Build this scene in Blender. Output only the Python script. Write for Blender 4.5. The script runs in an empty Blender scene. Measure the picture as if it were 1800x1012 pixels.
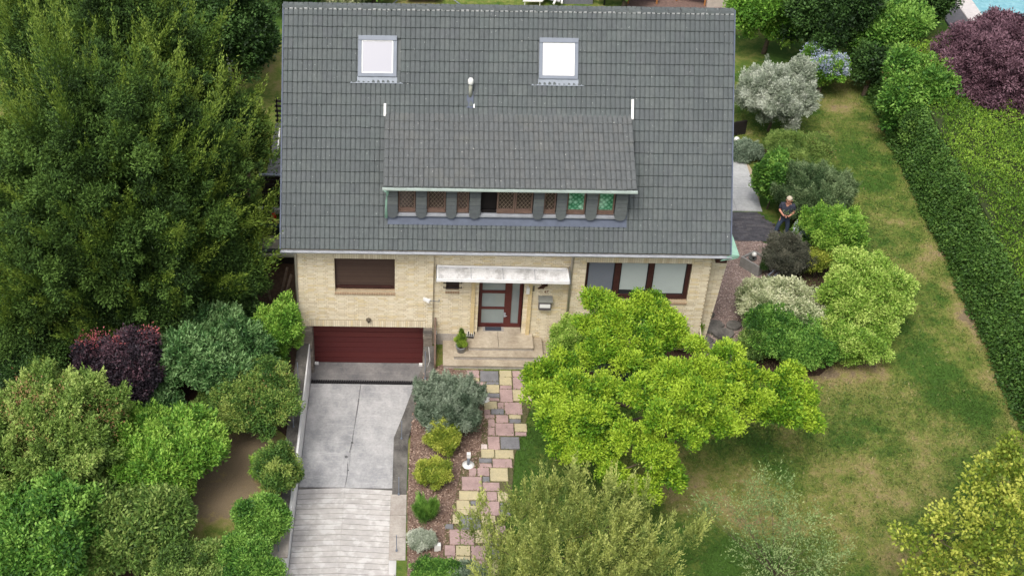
import bpy, math, random
import numpy as np
random.seed(7); RNG = np.random.default_rng(11)
S = bpy.context.scene; COL = S.collection
rad = math.radians

# ------------------------------------------------------------ camera, sky, sun, exposure
PITCH = rad(38); F = 2378.; TH = .0135; PX, PY = 733., 506.
CAM = (3.7107, -33.2295, 28.34)
cam_d = bpy.data.cameras.new('camera'); cam = bpy.data.objects.new('camera', cam_d); COL.objects.link(cam)
cam_d.sensor_fit = 'HORIZONTAL'; cam_d.sensor_width = 36; cam_d.lens = F / 1800 * 36
cam_d.shift_x = (900 - PX) / 1800; cam_d.shift_y = 0
cam_d.clip_start = .5; cam_d.clip_end = 2000
from mathutils import Matrix, Vector
cp, sp, ct, st = math.cos(PITCH), math.sin(PITCH), math.cos(TH), math.sin(TH)
Rv = Vector((1, 0, 0)); Uv = Vector((0, sp, cp)); Fv = Vector((0, cp, -sp))
cr = Rv * ct + Uv * st; cu = -Rv * st + Uv * ct
Mx = Matrix((cr, cu, -Fv)).transposed().to_4x4(); Mx.translation = Vector(CAM)
cam.matrix_world = Mx
S.camera = cam

SUN_EL, SUN_AZ = rad(58), rad(205)      # azimuth clockwise from north (+y)
w = bpy.data.worlds.new('World'); S.world = w; w.use_nodes = True
nt = w.node_tree; sky = nt.nodes.new('ShaderNodeTexSky'); sky.sky_type = 'NISHITA'; sky.sun_disc = False
sky.sun_elevation = SUN_EL; sky.sun_rotation = SUN_AZ
sky.air_density = .7; sky.dust_density = 6.0; sky.ozone_density = .6
bg = nt.nodes['Background']; bg.inputs[1].default_value = .15
hs = nt.nodes.new('ShaderNodeHueSaturation'); hs.inputs['Saturation'].default_value = .5      # thin high cloud
nt.links.new(sky.outputs[0], hs.inputs['Color']); nt.links.new(hs.outputs[0], bg.inputs[0])
sd = bpy.data.lights.new('sun', 'SUN'); sun = bpy.data.objects.new('sun', sd); COL.objects.link(sun)
sd.energy = .95; sd.angle = rad(20); sd.color = (1, .95, .87)
sdir = Vector((math.sin(SUN_AZ) * math.cos(SUN_EL), math.cos(SUN_AZ) * math.cos(SUN_EL), math.sin(SUN_EL)))
sun.rotation_euler = sdir.to_track_quat('Z', 'Y').to_euler()
S.view_settings.view_transform = 'Standard'; S.view_settings.look = 'None'
S.view_settings.exposure = 0.48; S.view_settings.gamma = 1
S.cycles.max_bounces = 6; S.cycles.transparent_max_bounces = 4

# ------------------------------------------------------------ pixel (of the 1800 px photo) -> point
def ray(px, py):
    u = (px - PX) / F; v = (py - PY) / F
    a = u * ct + v * st; v0 = -u * st + v * ct; b = -v0
    return (a, cp + b * sp, -sp + b * cp)
def at(px, py, z=0.):
    r = ray(px, py); t = (z - CAM[2]) / r[2]; return Vector((CAM[0] + r[0] * t, CAM[1] + r[1] * t, z))
def aty(px, py, y=0.):
    r = ray(px, py); t = (y - CAM[1]) / r[1]; return Vector((CAM[0] + r[0] * t, y, CAM[2] + r[2] * t))
def depth(p): return (p[1] - CAM[1]) * cp - (p[2] - CAM[2]) * sp

# ------------------------------------------------------------ materials
def lin(r, g, b):
    f = lambda c: (c / 255 / 12.92) if c / 255 <= .04045 else ((c / 255 + .055) / 1.055) ** 2.4
    return (f(r), f(g), f(b))
def mul(c, k): return tuple(min(1, x * k) for x in c)
def base(name, rough=.8, spec=.3):
    m = bpy.data.materials.new(name); m.use_nodes = True
    b = m.node_tree.nodes['Principled BSDF']; b.inputs['Roughness'].default_value = rough
    b.inputs['Specular IOR Level'].default_value = spec
    return m, m.node_tree, b
def N(nt, t, **k):
    n = nt.nodes.new(t)
    for a, v in k.items(): setattr(n, a, v)
    return n
def noise(nt, scale, detail=4, rough=.6, vec=None, stretch=None):
    n = N(nt, 'ShaderNodeTexNoise'); n.inputs['Scale'].default_value = scale
    n.inputs['Detail'].default_value = detail; n.inputs['Roughness'].default_value = rough
    if vec is None:
        g = N(nt, 'ShaderNodeNewGeometry'); vec = g.outputs['Position']
    if stretch:
        mp = N(nt, 'ShaderNodeMapping'); mp.inputs['Scale'].default_value = stretch
        nt.links.new(vec, mp.inputs[0]); vec = mp.outputs[0]
    nt.links.new(vec, n.inputs['Vector']); return n.outputs['Fac']
def ramp(nt, fac, stops):
    r = N(nt, 'ShaderNodeValToRGB'); e = r.color_ramp.elements
    while len(e) > 1: e.remove(e[-1])
    e[0].position = stops[0][0]; e[0].color = (*stops[0][1], 1)
    for p, c in stops[1:]:
        x = e.new(p); x.color = (*c, 1)
    nt.links.new(fac, r.inputs[0]); return r.outputs[0]
def mix(nt, fac, a, b, mode='MIX'):
    m = N(nt, 'ShaderNodeMix', data_type='RGBA', blend_type=mode)
    for i, v in ((0, fac), (6, a), (7, b)):
        if isinstance(v, (int, float)): m.inputs[i].default_value = v
        elif isinstance(v, tuple): m.inputs[i].default_value = (*v, 1)
        else: nt.links.new(v, m.inputs[i])
    return m.outputs[2]
def mathn(nt, op, a, b=0.):
    m = N(nt, 'ShaderNodeMath', operation=op)
    for i, v in enumerate((a, b)):
        if isinstance(v, (int, float)): m.inputs[i].default_value = v
        else: nt.links.new(v, m.inputs[i])
    return m.outputs[0]
def bump(nt, b, fac, strength=.3, dist=.01):
    n = N(nt, 'ShaderNodeBump'); n.inputs['Strength'].default_value = strength; n.inputs['Distance'].default_value = dist
    nt.links.new(fac, n.inputs['Height']); nt.links.new(n.outputs[0], b.inputs['Normal'])
def rnd(nt):      # one random number per piece, whether it is an object or an island of a joined part
    g = N(nt, 'ShaderNodeNewGeometry'); o = N(nt, 'ShaderNodeObjectInfo')
    return mathn(nt, 'FRACT', mathn(nt, 'ADD', g.outputs['Random Per Island'], o.outputs['Random']))
def M(name, col, rough=.8, var=.15, scale=3., spec=.3, bumps=0., fine=30, metal=0.):
    m, nt, b = base(name, rough, spec)
    b.inputs['Metallic'].default_value = metal
    f = noise(nt, scale); c = ramp(nt, f, [(.3, mul(col, 1 - var)), (.7, mul(col, 1 + var))])
    nt.links.new(c, b.inputs['Base Color'])
    if bumps: bump(nt, b, noise(nt, fine, 5), bumps, .01)
    return m
def Mpieces(name, cols, rough=.85, grain=.2, scale=8., bumps=.3, specks=None, stain=None):
    m, nt, b = base(name, rough, .25)
    r = rnd(nt); n = len(cols)
    c = ramp(nt, r, [((i + .5) / n, cc) for i, cc in enumerate(cols)])
    f = noise(nt, scale, 6); g = ramp(nt, f, [(.25, (1 - grain,) * 3), (.75, (1 + grain * .6,) * 3)])
    c = mix(nt, 1., c, g, 'MULTIPLY')
    if stain:
        col, sc, lo, hi = stain
        s = ramp(nt, noise(nt, sc, 5), [(lo, (0, 0, 0)), (hi, (1, 1, 1))])
        c = mix(nt, s, c, mix(nt, .7, c, col))
    if specks:
        col, sc, thr = specks
        s = ramp(nt, noise(nt, sc, 2), [(thr, (0, 0, 0)), (thr + .03, (1, 1, 1))])
        c = mix(nt, s, c, col)
    nt.links.new(c, b.inputs['Base Color'])
    if bumps: bump(nt, b, noise(nt, 60, 4), bumps, .006)
    return m
_leafm = {}
def Mleaf(name, cols, rough=.6, trans=.22):
    key = (name,)
    if key in _leafm: return _leafm[key]
    m, nt, b = base(name, rough, .35)
    a = N(nt, 'ShaderNodeAttribute', attribute_name='tint')
    c = ramp(nt, a.outputs['Fac'], [(p, cc) for p, cc in zip((.12, .5, .9), cols)])
    nt.links.new(c, b.inputs['Base Color'])
    t = N(nt, 'ShaderNodeBsdfTranslucent'); nt.links.new(mix(nt, .5, c, mul(cols[2], 1.2)), t.inputs[0])
    ms = N(nt, 'ShaderNodeMixShader'); ms.inputs[0].default_value = trans
    nt.links.new(b.outputs[0], ms.inputs[1]); nt.links.new(t.outputs[0], ms.inputs[2])
    nt.links.new(ms.outputs[0], nt.nodes['Material Output'].inputs[0])
    _leafm[key] = m; return m

# ------------------------------------------------------------ mesh builder and scene tree
ORG = {}
def thing(name, label, cat, loc=(0, 0, 0), group=None):
    o = bpy.data.objects.new(name, None); COL.objects.link(o); o.location = loc; o.empty_display_size = .3
    o['label'] = label; o['category'] = cat
    if group: o['group'] = group
    ORG[o] = Vector(loc); return o
def tag(o, label=None, cat=None, group=None, kind=None):
    if label: o['label'] = label
    if cat: o['category'] = cat
    if group: o['group'] = group
    if kind: o['kind'] = kind
    return o
class MB:
    def __init__(s, tf=None): s.v = []; s.f = []; s.tf = tf
    def add(s, vs, fs):
        k = len(s.v); s.v += [tuple(s.tf(*v)) if s.tf else tuple(v) for v in vs]; s.f += [tuple(i + k for i in f) for f in fs]; return s
    def box(s, x0, x1, y0, y1, z0, z1):
        return s.add([(x0, y0, z0), (x1, y0, z0), (x1, y1, z0), (x0, y1, z0), (x0, y0, z1), (x1, y0, z1), (x1, y1, z1), (x0, y1, z1)],
                     [(0, 3, 2, 1), (4, 5, 6, 7), (0, 1, 5, 4), (1, 2, 6, 5), (2, 3, 7, 6), (3, 0, 4, 7)])
    def bbox(s, x0, x1, y0, y1, z0, z1, b=.01):   # box with bevelled top edges
        return s.add([(x0, y0, z0), (x1, y0, z0), (x1, y1, z0), (x0, y1, z0), (x0, y0, z1 - b), (x1, y0, z1 - b), (x1, y1, z1 - b), (x0, y1, z1 - b),
                      (x0 + b, y0 + b, z1), (x1 - b, y0 + b, z1), (x1 - b, y1 - b, z1), (x0 + b, y1 - b, z1)],
                     [(0, 3, 2, 1), (8, 9, 10, 11), (0, 1, 5, 4), (1, 2, 6, 5), (2, 3, 7, 6), (3, 0, 4, 7), (4, 5, 9, 8), (5, 6, 10, 9), (6, 7, 11, 10), (7, 4, 8, 11)])
    def prism(s, poly, z0, z1):
        n = len(poly)
        zz = (lambda z, i: z[i] if isinstance(z, (list, tuple)) else z)
        vs = [(p[0], p[1], zz(z0, i)) for i, p in enumerate(poly)] + [(p[0], p[1], zz(z1, i)) for i, p in enumerate(poly)]
        return s.add(vs, [tuple(range(n))[::-1], tuple(range(n, 2 * n))] + [(i, (i + 1) % n, n + (i + 1) % n, n + i) for i in range(n)])
    def hull(s, a, b):     # two quads (4 points each) joined into a solid
        return s.add(list(a) + list(b), [(3, 2, 1, 0), (4, 5, 6, 7)] + [(i, (i + 1) % 4, 4 + (i + 1) % 4, 4 + i) for i in range(4)])
    def tube(s, pts, r, n=6, cap=True):
        pts = [Vector(p) for p in pts]; rs = r if isinstance(r, (list, tuple)) else [r] * len(pts)
        vs = []; fs = []
        for i, p in enumerate(pts):
            d = (pts[min(i + 1, len(pts) - 1)] - pts[max(i - 1, 0)]).normalized()
            a = d.cross(Vector((0, 0, 1)) if abs(d.z) < .9 else Vector((1, 0, 0))).normalized(); b = d.cross(a)
            for k in range(n):
                t = 2 * math.pi * k / n; vs.append(p + (a * math.cos(t) + b * math.sin(t)) * rs[i])
        for i in range(len(pts) - 1):
            for k in range(n):
                fs.append((i * n + k, i * n + (k + 1) % n, (i + 1) * n + (k + 1) % n, (i + 1) * n + k))
        if cap: fs.append(tuple(range(n))[::-1]); fs.append(tuple(range((len(pts) - 1) * n, len(pts) * n)))
        return s.add(vs, fs)
    def lathe(s, c, prof, n=16):
        vs = []; fs = []
        for r, z in prof:
            for k in range(n):
                t = 2 * math.pi * k / n; vs.append((c[0] + r * math.cos(t), c[1] + r * math.sin(t), c[2] + z))
        for i in range(len(prof) - 1):
            for k in range(n): fs.append((i * n + k, i * n + (k + 1) % n, (i + 1) * n + (k + 1) % n, (i + 1) * n + k))
        fs.append(tuple(range(n))[::-1]); fs.append(tuple(range((len(prof) - 1) * n, len(prof) * n)))
        return s.add(vs, fs)
    def build(s, name, mat, parent=None, smooth=False, org=None):
        me = bpy.data.meshes.new(name)
        if parent is not None: o3 = ORG[parent]
        elif org is not None: o3 = Vector(org)
        else:
            a = np.array(s.v); o3 = Vector(((a[:, 0].min() + a[:, 0].max()) / 2, (a[:, 1].min() + a[:, 1].max()) / 2, a[:, 2].min()))
        me.from_pydata([(x - o3.x, y - o3.y, z - o3.z) for x, y, z in s.v], [], s.f)
        me.materials.append(mat)
        if smooth: me.polygons.foreach_set('use_smooth', [True] * len(me.polygons))
        me.update(); ob = bpy.data.objects.new(name, me); COL.objects.link(ob)
        if parent is not None: ob.parent = parent
        else: ob.location = o3
        ORG[ob] = o3; return ob
def inst(name, me, loc, parent, rot=(0, 0, 0), scale=(1, 1, 1)):
    o = bpy.data.objects.new(name, me); COL.objects.link(o); o.parent = parent
    o.location = Vector(loc) - ORG[parent]; o.rotation_euler = rot; o.scale = scale; ORG[o] = Vector(loc); return o

# ------------------------------------------------------------ foliage
def unit(a): return a / np.maximum(np.linalg.norm(a, axis=1, keepdims=True), 1e-6)
def quads_obj(name, P, D, Nn, L, W, tint, mat, parent, fold=.15):
    n = len(P); Sd = unit(np.cross(D, Nn)); Nn = unit(np.cross(Sd, D))
    L = L[:, None]; W = W[:, None]
    mid = P + D * L * .45 + Nn * L * fold * .5
    V = np.stack([P, mid + Sd * W * .5, P + D * L - Nn * L * fold * .4, mid - Sd * W * .5], 1).reshape(-1, 3)
    o3 = ORG[parent]; V = V - np.array(o3)
    me = bpy.data.meshes.new(name)
    me.vertices.add(4 * n); me.vertices.foreach_set('co', V.astype(np.float32).ravel())
    me.loops.add(4 * n); me.loops.foreach_set('vertex_index', np.arange(4 * n, dtype=np.int32))
    me.polygons.add(n); me.polygons.foreach_set('loop_start', np.arange(0, 4 * n, 4, dtype=np.int32))
    at_ = me.attributes.new('tint', 'FLOAT', 'POINT'); at_.data.foreach_set('value', np.repeat(np.clip(tint, 0, 1), 4).astype(np.float32))
    me.materials.append(mat); me.update(); me.validate()
    ob = bpy.data.objects.new(name, me); COL.objects.link(ob); ob.parent = parent; ORG[ob] = o3
    if n < 3500: ob['kind'] = 'stuff'
    return ob
TOTAL = [0]; LS = .82
def foliage(parent, blobs, mat, rc=.3, e=1., leaf=(.1, .05), cover=1.0, up=.6, out=.8, per=None, name='foliage', lo=-.5, tipb=.25, inner=.35, zmin=.02, droop=0., vary=.2, gap=.0, lit=0.):
    """sub-clumps spread through the outer part of each ellipsoid, leaves on every sub-clump"""
    Pc = []; Ax = []; Rc = []; Tc = []
    for (c, r) in blobs:
        r = np.array(r, float); area = 4 * math.pi * ((r[0] * r[1]) ** 1.6 / 3 + (r[0] * r[2]) ** 1.6 / 3 + (r[1] * r[2]) ** 1.6 / 3) ** (1 / 1.6)
        n = max(5, int(cover * 1.25 * area / (math.pi * rc * rc * max(1, .75 * e))))
        s = unit(RNG.normal(size=(n * 2, 3))); s = s[s[:, 2] > lo][:n]; n = len(s)
        u = RNG.random(n); k = 1 - (1 - inner) * u ** 2.2
        wob = 1 + .2 * np.sin(s[:, 0] * 5 + c[0]) * np.cos(s[:, 1] * 4 + c[1] * 2) + RNG.normal(0, .1, n)
        far = RNG.random(n) < .14; k = np.where(far, k * 1.2, k)
        p = np.array(c) + s * (np.maximum(r - rc * .6, r * .4)) * (k * wob)[:, None]
        nrm = unit(s / np.maximum(r, .05))
        a = unit(nrm * out + np.array([0, 0, up]) + RNG.normal(0, .22, (n, 3)))
        rr = rc * RNG.uniform(.5, 1.6, n); rr[far] = rc * .5
        if gap: keep = RNG.random(n) > gap; p, a, rr = p[keep], a[keep], rr[keep]; n = len(p)
        keep = p[:, 2] > zmin; p, a, rr = p[keep], a[keep], rr[keep]
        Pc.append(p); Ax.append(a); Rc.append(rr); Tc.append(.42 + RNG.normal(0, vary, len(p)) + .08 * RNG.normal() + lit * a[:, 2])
    Pc = np.concatenate(Pc); Ax = np.concatenate(Ax); Rc = np.concatenate(Rc); Tc = np.concatenate(Tc)
    leaf = (leaf[0] * LS, leaf[1] * LS)
    if per is None: per = 1.5 * 4 * math.pi * rc * rc * (1 + .6 * (e - 1)) * .55 / (leaf[0] * leaf[1] * .5)
    cnt = np.maximum(6, per * (Rc / rc) ** 2).astype(int)
    idx = np.repeat(np.arange(len(Pc)), cnt); n = len(idx)
    s = unit(RNG.normal(size=(n, 3)) + Ax[idx] * .35); A = Ax[idx]; R = Rc[idx][:, None]
    d = (s * A).sum(1, keepdims=True); perp = s - A * d
    plume = e > 3.2
    sh = (RNG.uniform(.15, 1.05, (n, 1)) if plume else RNG.uniform(.45, 1.12, (n, 1))) * (1 + .22 * np.sin(s[:, :1] * 7 + idx[:, None]) * np.cos(s[:, 1:2] * 6 + idx[:, None] * 1.7))
    tap = (1 - .85 * np.clip(d * .5 + .5, 0, 1)) * 1.5 if plume else (1 - .6 * np.clip(d, 0, 1) * min(1, (e - 1)) if e > 1 else 1)
    P = Pc[idx] + R * sh * (perp * tap + A * d * e)
    D = unit(s * .8 + A * (.55 + .9 * (e > 2.5)) + RNG.normal(0, .5, (n, 3)) - np.array([0, 0, droop]))
    Nn = unit(s * .6 + np.array([0, 0, .9]) + RNG.normal(0, .4, (n, 3)))
    L = leaf[0] * RNG.uniform(.65, 1.3, n); W = leaf[1] * RNG.uniform(.7, 1.25, n)
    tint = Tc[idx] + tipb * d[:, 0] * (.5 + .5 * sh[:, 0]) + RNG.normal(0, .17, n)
    keep = P[:, 2] > zmin; TOTAL[0] += int(keep.sum())
    return quads_obj(name, P[keep] - D[keep] * L[keep, None] * .4, D[keep], Nn[keep], L[keep], W[keep], tint[keep], mat, parent)
def solve_box(x0, y0, x1, y1, z0=0., ryk=1.):
    cx, cy = (x0 + x1) / 2, (y0 + y1) / 2; h = .8
    for _ in range(12):
        c = at(cx, cy, z0 + h); d = depth(c); Sx = F / d; r = (x1 - x0) / 2 / Sx; V = (y1 - y0) / 2 / Sx
        dv = Vector(c) - Vector(CAM); pl = math.atan2(-dv.z, dv.y); cc, ss = math.cos(pl), math.sin(pl)
        ry = min(r * ryk, .8 * V / ss); h = math.sqrt(max(V * V - (ry * ss) ** 2, .02)) / cc
    return c, (r, ry, h)
BARK = M('bark', (.11, .085, .06), .9, .3, 12, bumps=.5)
def limbs(parent, b0, blobs, r0, name='trunk', fork=.35):
    m = MB(); b0 = Vector(b0)
    cen = sum((Vector(c) for c, r in blobs), Vector()) / len(blobs)
    top = b0.lerp(cen, fork); top.z = max(top.z, b0.z + .1)
    m.tube([b0 - Vector((0, 0, .1)), b0.lerp(top, .5) + Vector((.03, .02, 0)), top], [r0 * 1.25, r0, r0 * .8], 8)
    hubs = [top]
    if len(blobs) > 9:
        for c, r in blobs[::5]:
            h = Vector(c) - Vector((0, 0, r[2] * .7)); hubs.append(h); m.tube([top, top.lerp(h, .5) - Vector((0, 0, .1)), h], [r0 * .6, r0 * .4, r0 * .28], 6)
    for c, r in blobs:
        if len(hubs) > 1:
            h = min(hubs[1:], key=lambda q: (q - Vector(c)).length)
            m.tube([h, h.lerp(Vector(c), .6) + Vector((.05, .03, -.05)), Vector(c)], [r0 * .28, r0 * .18, r0 * .06], 5); continue
        for k in range(3):
            e = Vector(c) + Vector([random.uniform(-.55, .55) * q for q in r]); mid = top.lerp(e, .5) + Vector([random.uniform(-.12, .12) for _ in range(3)])
            m.tube([top, mid, e], [r0 * .6, r0 * .35, r0 * .1], 5)
    return m.build(name, BARK, parent, True)
SHRUBS = {}; MGK = .93
def shrub(name, label, box, mat, cat='shrub', group=None, z0=0., extra=None, ryk=1., trunk=.035, tn='stem', blobs_n=8, **kw):
    k_ = .015 if box[0] < 500 else 0.; box = (box[0] - k_ * (box[2] - box[0]), box[1] - k_ * (box[3] - box[1]), box[2] + k_ * (box[2] - box[0]), box[3] + k_ * (box[3] - box[1]))
    c, r = solve_box(*box, z0, ryk)
    b = (c[0], c[1], z0)
    t = thing(name, label, cat, b, group)
    blobs = [((c[0], c[1], c[2] * .97), (r[0] * .78, r[1] * .78, r[2] * .82))]
    for k in range(blobs_n):         # uneven outline: smaller lobes near the surface
        a = 2 * math.pi * (k + random.random() * .6) / max(blobs_n, 1); q = random.uniform(.36, .6)
        zz = random.uniform(-.25, .6)
        s = math.sqrt(max(0, 1 - zz * zz)) * .68
        blobs.append(((c[0] + r[0] * s * math.cos(a), c[1] + r[1] * s * math.sin(a), c[2] + r[2] * zz * .68), (r[0] * q, r[1] * q, r[2] * q)))
    foliage(t, blobs, mat, **kw)
    if extra: extra(t, blobs)
    limbs(t, b, blobs[:3], trunk, tn)
    return t, c, r

# ------------------------------------------------------------ surfaces
m_, nt_, b_ = base('lawn_grass', .95, .1)
a_ = N(nt_, 'ShaderNodeAttribute', attribute_name='dry')
big = noise(nt_, .8, 6, .7); fine = noise(nt_, 4, 6, .75); vf = noise(nt_, 38, 3, .7)
dry = mathn(nt_, 'ADD', mathn(nt_, 'ADD', a_.outputs['Fac'], mathn(nt_, 'MULTIPLY', mathn(nt_, 'SUBTRACT', big, .5), .5)), mathn(nt_, 'MULTIPLY', mathn(nt_, 'SUBTRACT', fine, .5), 1.7))
c_ = ramp(nt_, dry, [(0, lin(70, 100, 42)), (.32, lin(106, 122, 58)), (.6, lin(134, 134, 78)), (.85, lin(150, 136, 98)), (1, lin(134, 119, 98))])
c_ = mix(nt_, 1., c_, ramp(nt_, vf, [(.25, (.62, .62, .62)), (.75, (1.2, 1.2, 1.15))]), 'MULTIPLY')
nt_.links.new(c_, b_.inputs['Base Color']); bump(nt_, b_, vf, .6, .03)
LAWN = m_
m_, nt_, b_ = base('bark_mulch', .95, .1)
c_ = ramp(nt_, noise(nt_, 22, 6, .8), [(.25, lin(74, 58, 50)), (.5, lin(122, 102, 92)), (.75, lin(165, 145, 132))])
nt_.links.new(c_, b_.inputs['Base Color']); bump(nt_, b_, noise(nt_, 30, 4, .8), .8, .03); MULCH = m_
m_, nt_, b_ = base('pink_gravel', .9, .15)
v_ = N(nt_, 'ShaderNodeTexVoronoi'); v_.inputs['Scale'].default_value = 22
g_ = N(nt_, 'ShaderNodeNewGeometry'); nt_.links.new(g_.outputs['Position'], v_.inputs['Vector'])
c_ = mix(nt_, .5, ramp(nt_, v_.outputs['Color'], [(.1, lin(112, 96, 92)), (.5, lin(150, 132, 126)), (.9, lin(190, 172, 165))]), ramp(nt_, noise(nt_, 3, 5), [(.3, lin(120, 106, 100)), (.7, lin(160, 142, 135))]))
nt_.links.new(c_, b_.inputs['Base Color']); bump(nt_, b_, v_.outputs['Distance'], .8, .03); GRAVEL = m_
SOIL = M('dark_soil', lin(70, 55, 44), .95, .35, 8, bumps=.8)
def concrete(name, dark, lightc, sc, lo=.35, hi=.65, streak=(1, .6, 1)):
    m, nt, b = base(name, .85, .25)
    f = noise(nt, sc, 7, .7, stretch=streak)
    c = ramp(nt, f, [(lo, dark), ((lo + hi) / 2, tuple((x + y) / 2 for x, y in zip(dark, lightc))), (hi, lightc)])
    g = ramp(nt, noise(nt, sc * 9, 5, .7), [(.3, (.82,) * 3), (.65, (1.06,) * 3)])
    w = ramp(nt, noise(nt, sc * 1.7, 6, .75, stretch=(.5, 3.4, 1)), [(.55, (0, 0, 0)), (.68, (1, 1, 1))])
    c = mix(nt, 1., c, g, 'MULTIPLY'); c = mix(nt, mathn(nt, 'MULTIPLY', w, .5), c, mul(lightc, 1.25))
    nt.links.new(c, b.inputs['Base Color']); bump(nt, b, noise(nt, 40, 5), .25, .01); return m
DRIVE = concrete('driveway_concrete', lin(146, 148, 151), lin(188, 188, 189), 1.6)
DRIVE_D = concrete('darker_concrete', lin(104, 104, 106), lin(138, 136, 134), 1.6)  # darker grey than the driveway slabs
SLAT = concrete('weathered_slab_concrete', lin(150, 140, 134), lin(182, 174, 168), 1.3, streak=(.6, 3, 1))
WALL_D = concrete('mossy_dark_concrete', lin(72, 70, 68), lin(122, 119, 114), 2.2)
WALL_L = concrete('pale_coping_concrete', lin(158, 150, 142), lin(184, 178, 170), 2.2)
WHITE = M('white_render', lin(225, 226, 226), .7, .08, 4)
STEP = concrete('travertine_step_stone', lin(152, 140, 122), lin(186, 175, 156), 1.4)
BRICK = Mpieces('cream_brick', [lin(216, 204, 178), lin(209, 197, 168), lin(221, 211, 188), lin(213, 197, 158), lin(203, 190, 164), lin(218, 207, 180), lin(223, 213, 188)], .85, .1, 9, .2)
MORTAR = M('lime_mortar', lin(172, 158, 132), .95, .12, 9, bumps=.3)
QUOIN = Mpieces('grey_quoin_stone', [lin(120, 112, 102), lin(140, 132, 120), lin(100, 95, 90)], .9, .25, 10, .5)
TILE = Mpieces('grey_green_concrete_tile', [lin(91, 97, 98), lin(92, 99, 99), lin(89, 95, 96), lin(94, 100, 100), lin(86, 92, 93), lin(91, 96, 98), lin(95, 101, 101)], .8, .2, 9, .35, specks=((.4, .42, .4), 16, .72), stain=(lin(82, 88, 90), .7, .45, .7))
TILE2 = Mpieces('weathered_dormer_tile', [lin(97, 101, 102), lin(94, 98, 99), lin(100, 103, 103), lin(96, 100, 101)], .85, .22, 8, .4, specks=((.5, .5, .47), 14, .72), stain=(lin(106, 108, 102), 1.3, .55, .85))
SLATE = Mpieces('slate_cladding', [lin(98, 103, 104), lin(104, 109, 109), lin(92, 97, 100)], .7, .15, 10, .2)
ZINC = M('zinc_sheet', lin(150, 154, 160), .5, .15, 5, .4)
LEAD = M('lead_flashing', lin(84, 92, 108), .6, .15, 4)
PATINA = M('copper_patina', lin(150, 190, 172), .75, .12, 6)
FRAMEGREY = M('grey_aluminium', lin(118, 126, 138), .5, .08, 4, .4)
DARKWOOD = M('dark_brown_wood', lin(62, 38, 34), .55, .2, 6)
MAROON = Mpieces('maroon_door_plank', [lin(92, 44, 42), lin(84, 40, 40), lin(98, 48, 45)], .55, .12, 12, .1)
BROWNWOOD = M('brown_window_wood', lin(112, 92, 82), .6, .2, 10)
SHUTTER = Mpieces('brown_shutter', [lin(92, 76, 66), lin(86, 70, 62)], .6, .08, 5, .1)
BLACK = M('black_metal', (.02, .02, .022), .5, .2, 5)
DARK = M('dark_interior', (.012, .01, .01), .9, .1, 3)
m_, nt_, b_ = base('reflective_grey_pane', .08, .6)
nt_.links.new(ramp(nt_, noise(nt_, .8, 3), [(.3, lin(124, 134, 136)), (.7, lin(146, 157, 156))]), b_.inputs['Base Color']); PANE = m_
BLIND = M('pale_window_blind', lin(172, 182, 180), .35, .05, 1.2, .5)
BLIND_D = M('grey_window_blind', lin(112, 118, 128), .35, .06, 1.2, .5)
def shiny(name, col, rough=.12):
    m, nt, b = base(name, rough, .5); b.inputs['Base Color'].default_value = (*col, 1); b.inputs['Coat Weight'].default_value = .4; b.inputs['Coat Roughness'].default_value = .05; return m
SKY1 = shiny('lilac_skylight_pane', (.35, .355, .405)); SKY2 = shiny('white_skylight_pane', (.95, .97, .97))
LEADPANE = shiny('dark_leaded_pane', (.05, .035, .03), .15)
WHITEPL = M('white_plastic', (.78, .78, .76), .4, .04, 3, .5)

# ------------------------------------------------------------ ground
DRYS = [((1530, 185), .9, .7), ((1552, 222), .6, .6), ((1575, 260), .7, .8), ((1592, 300), .6, .7), ((1612, 340), .7, .9), ((1638, 400), .6, .8), ((1662, 450), .7, .95), ((1682, 510), .6, .85), ((1705, 560), .7, 1.), ((1726, 610), .6, .8), ((1750, 660), .7, 1.), ((1772, 705), .6, .8), ((1795, 750), .8, .8), ((1470, 180), 1.2, .5),
        ((1450, 650), 1.1, .8), ((1500, 650), 1.1, .7), ((1560, 600), .8, .7), ((1530, 640), 1., .5), ((1600, 620), 1.2, .25), ((1380, 660), .7, .8), ((1230, 880), 1.3, .9), ((1290, 830), 1., .4), ((1430, 780), 1.2, .35),
        ((1580, 830), 1.6, .45), ((1480, 900), 1.4, .3), ((1350, 900), 1.5, .35), ((1650, 780), 1.2, .35), ((1460, 220), .7, .5), ((1560, 380), .8, .35), ((1600, 470), .8, .35), ((1550, 960), 1.6, .4),
        ((400, 830), 1.2, 1.1), ((370, 900), 1.2, 1.3), ((440, 770), 1., 1.2), ((385, 870), 1.2, .8), ((420, 800), .9, .8), ((470, 110), .9, .9), ((470, 150), 1.2, .35), ((700, 3), 3, .35), ((850, 3), 3, .3), ((1310, 100), 1.2, -.1), ((1450, 350), 1.3, -.2), ((1500, 430), 1.5, -.35), ((1620, 650), 1.2, -.25), ((1250, 800), 1.4, -.5), ((930, 760), 1.1, -.7), ((910, 830), .7, -.6), ((1400, 850), 1.4, -.15)]
def vnoise(x, y, sc, seed):
    x = np.asarray(x) * sc; y = np.asarray(y) * sc; xi = np.floor(x).astype(int); yi = np.floor(y).astype(int); fx = x - xi; fy = y - yi
    h = lambda a, b: (np.sin(a * 127.1 + b * 311.7 + seed * 17.3) * 43758.5453) % 1
    fx = fx * fx * (3 - 2 * fx); fy = fy * fy * (3 - 2 * fy)
    return (h(xi, yi) * (1 - fx) + h(xi + 1, yi) * fx) * (1 - fy) + (h(xi, yi + 1) * (1 - fx) + h(xi + 1, yi + 1) * fx) * fy
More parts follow.
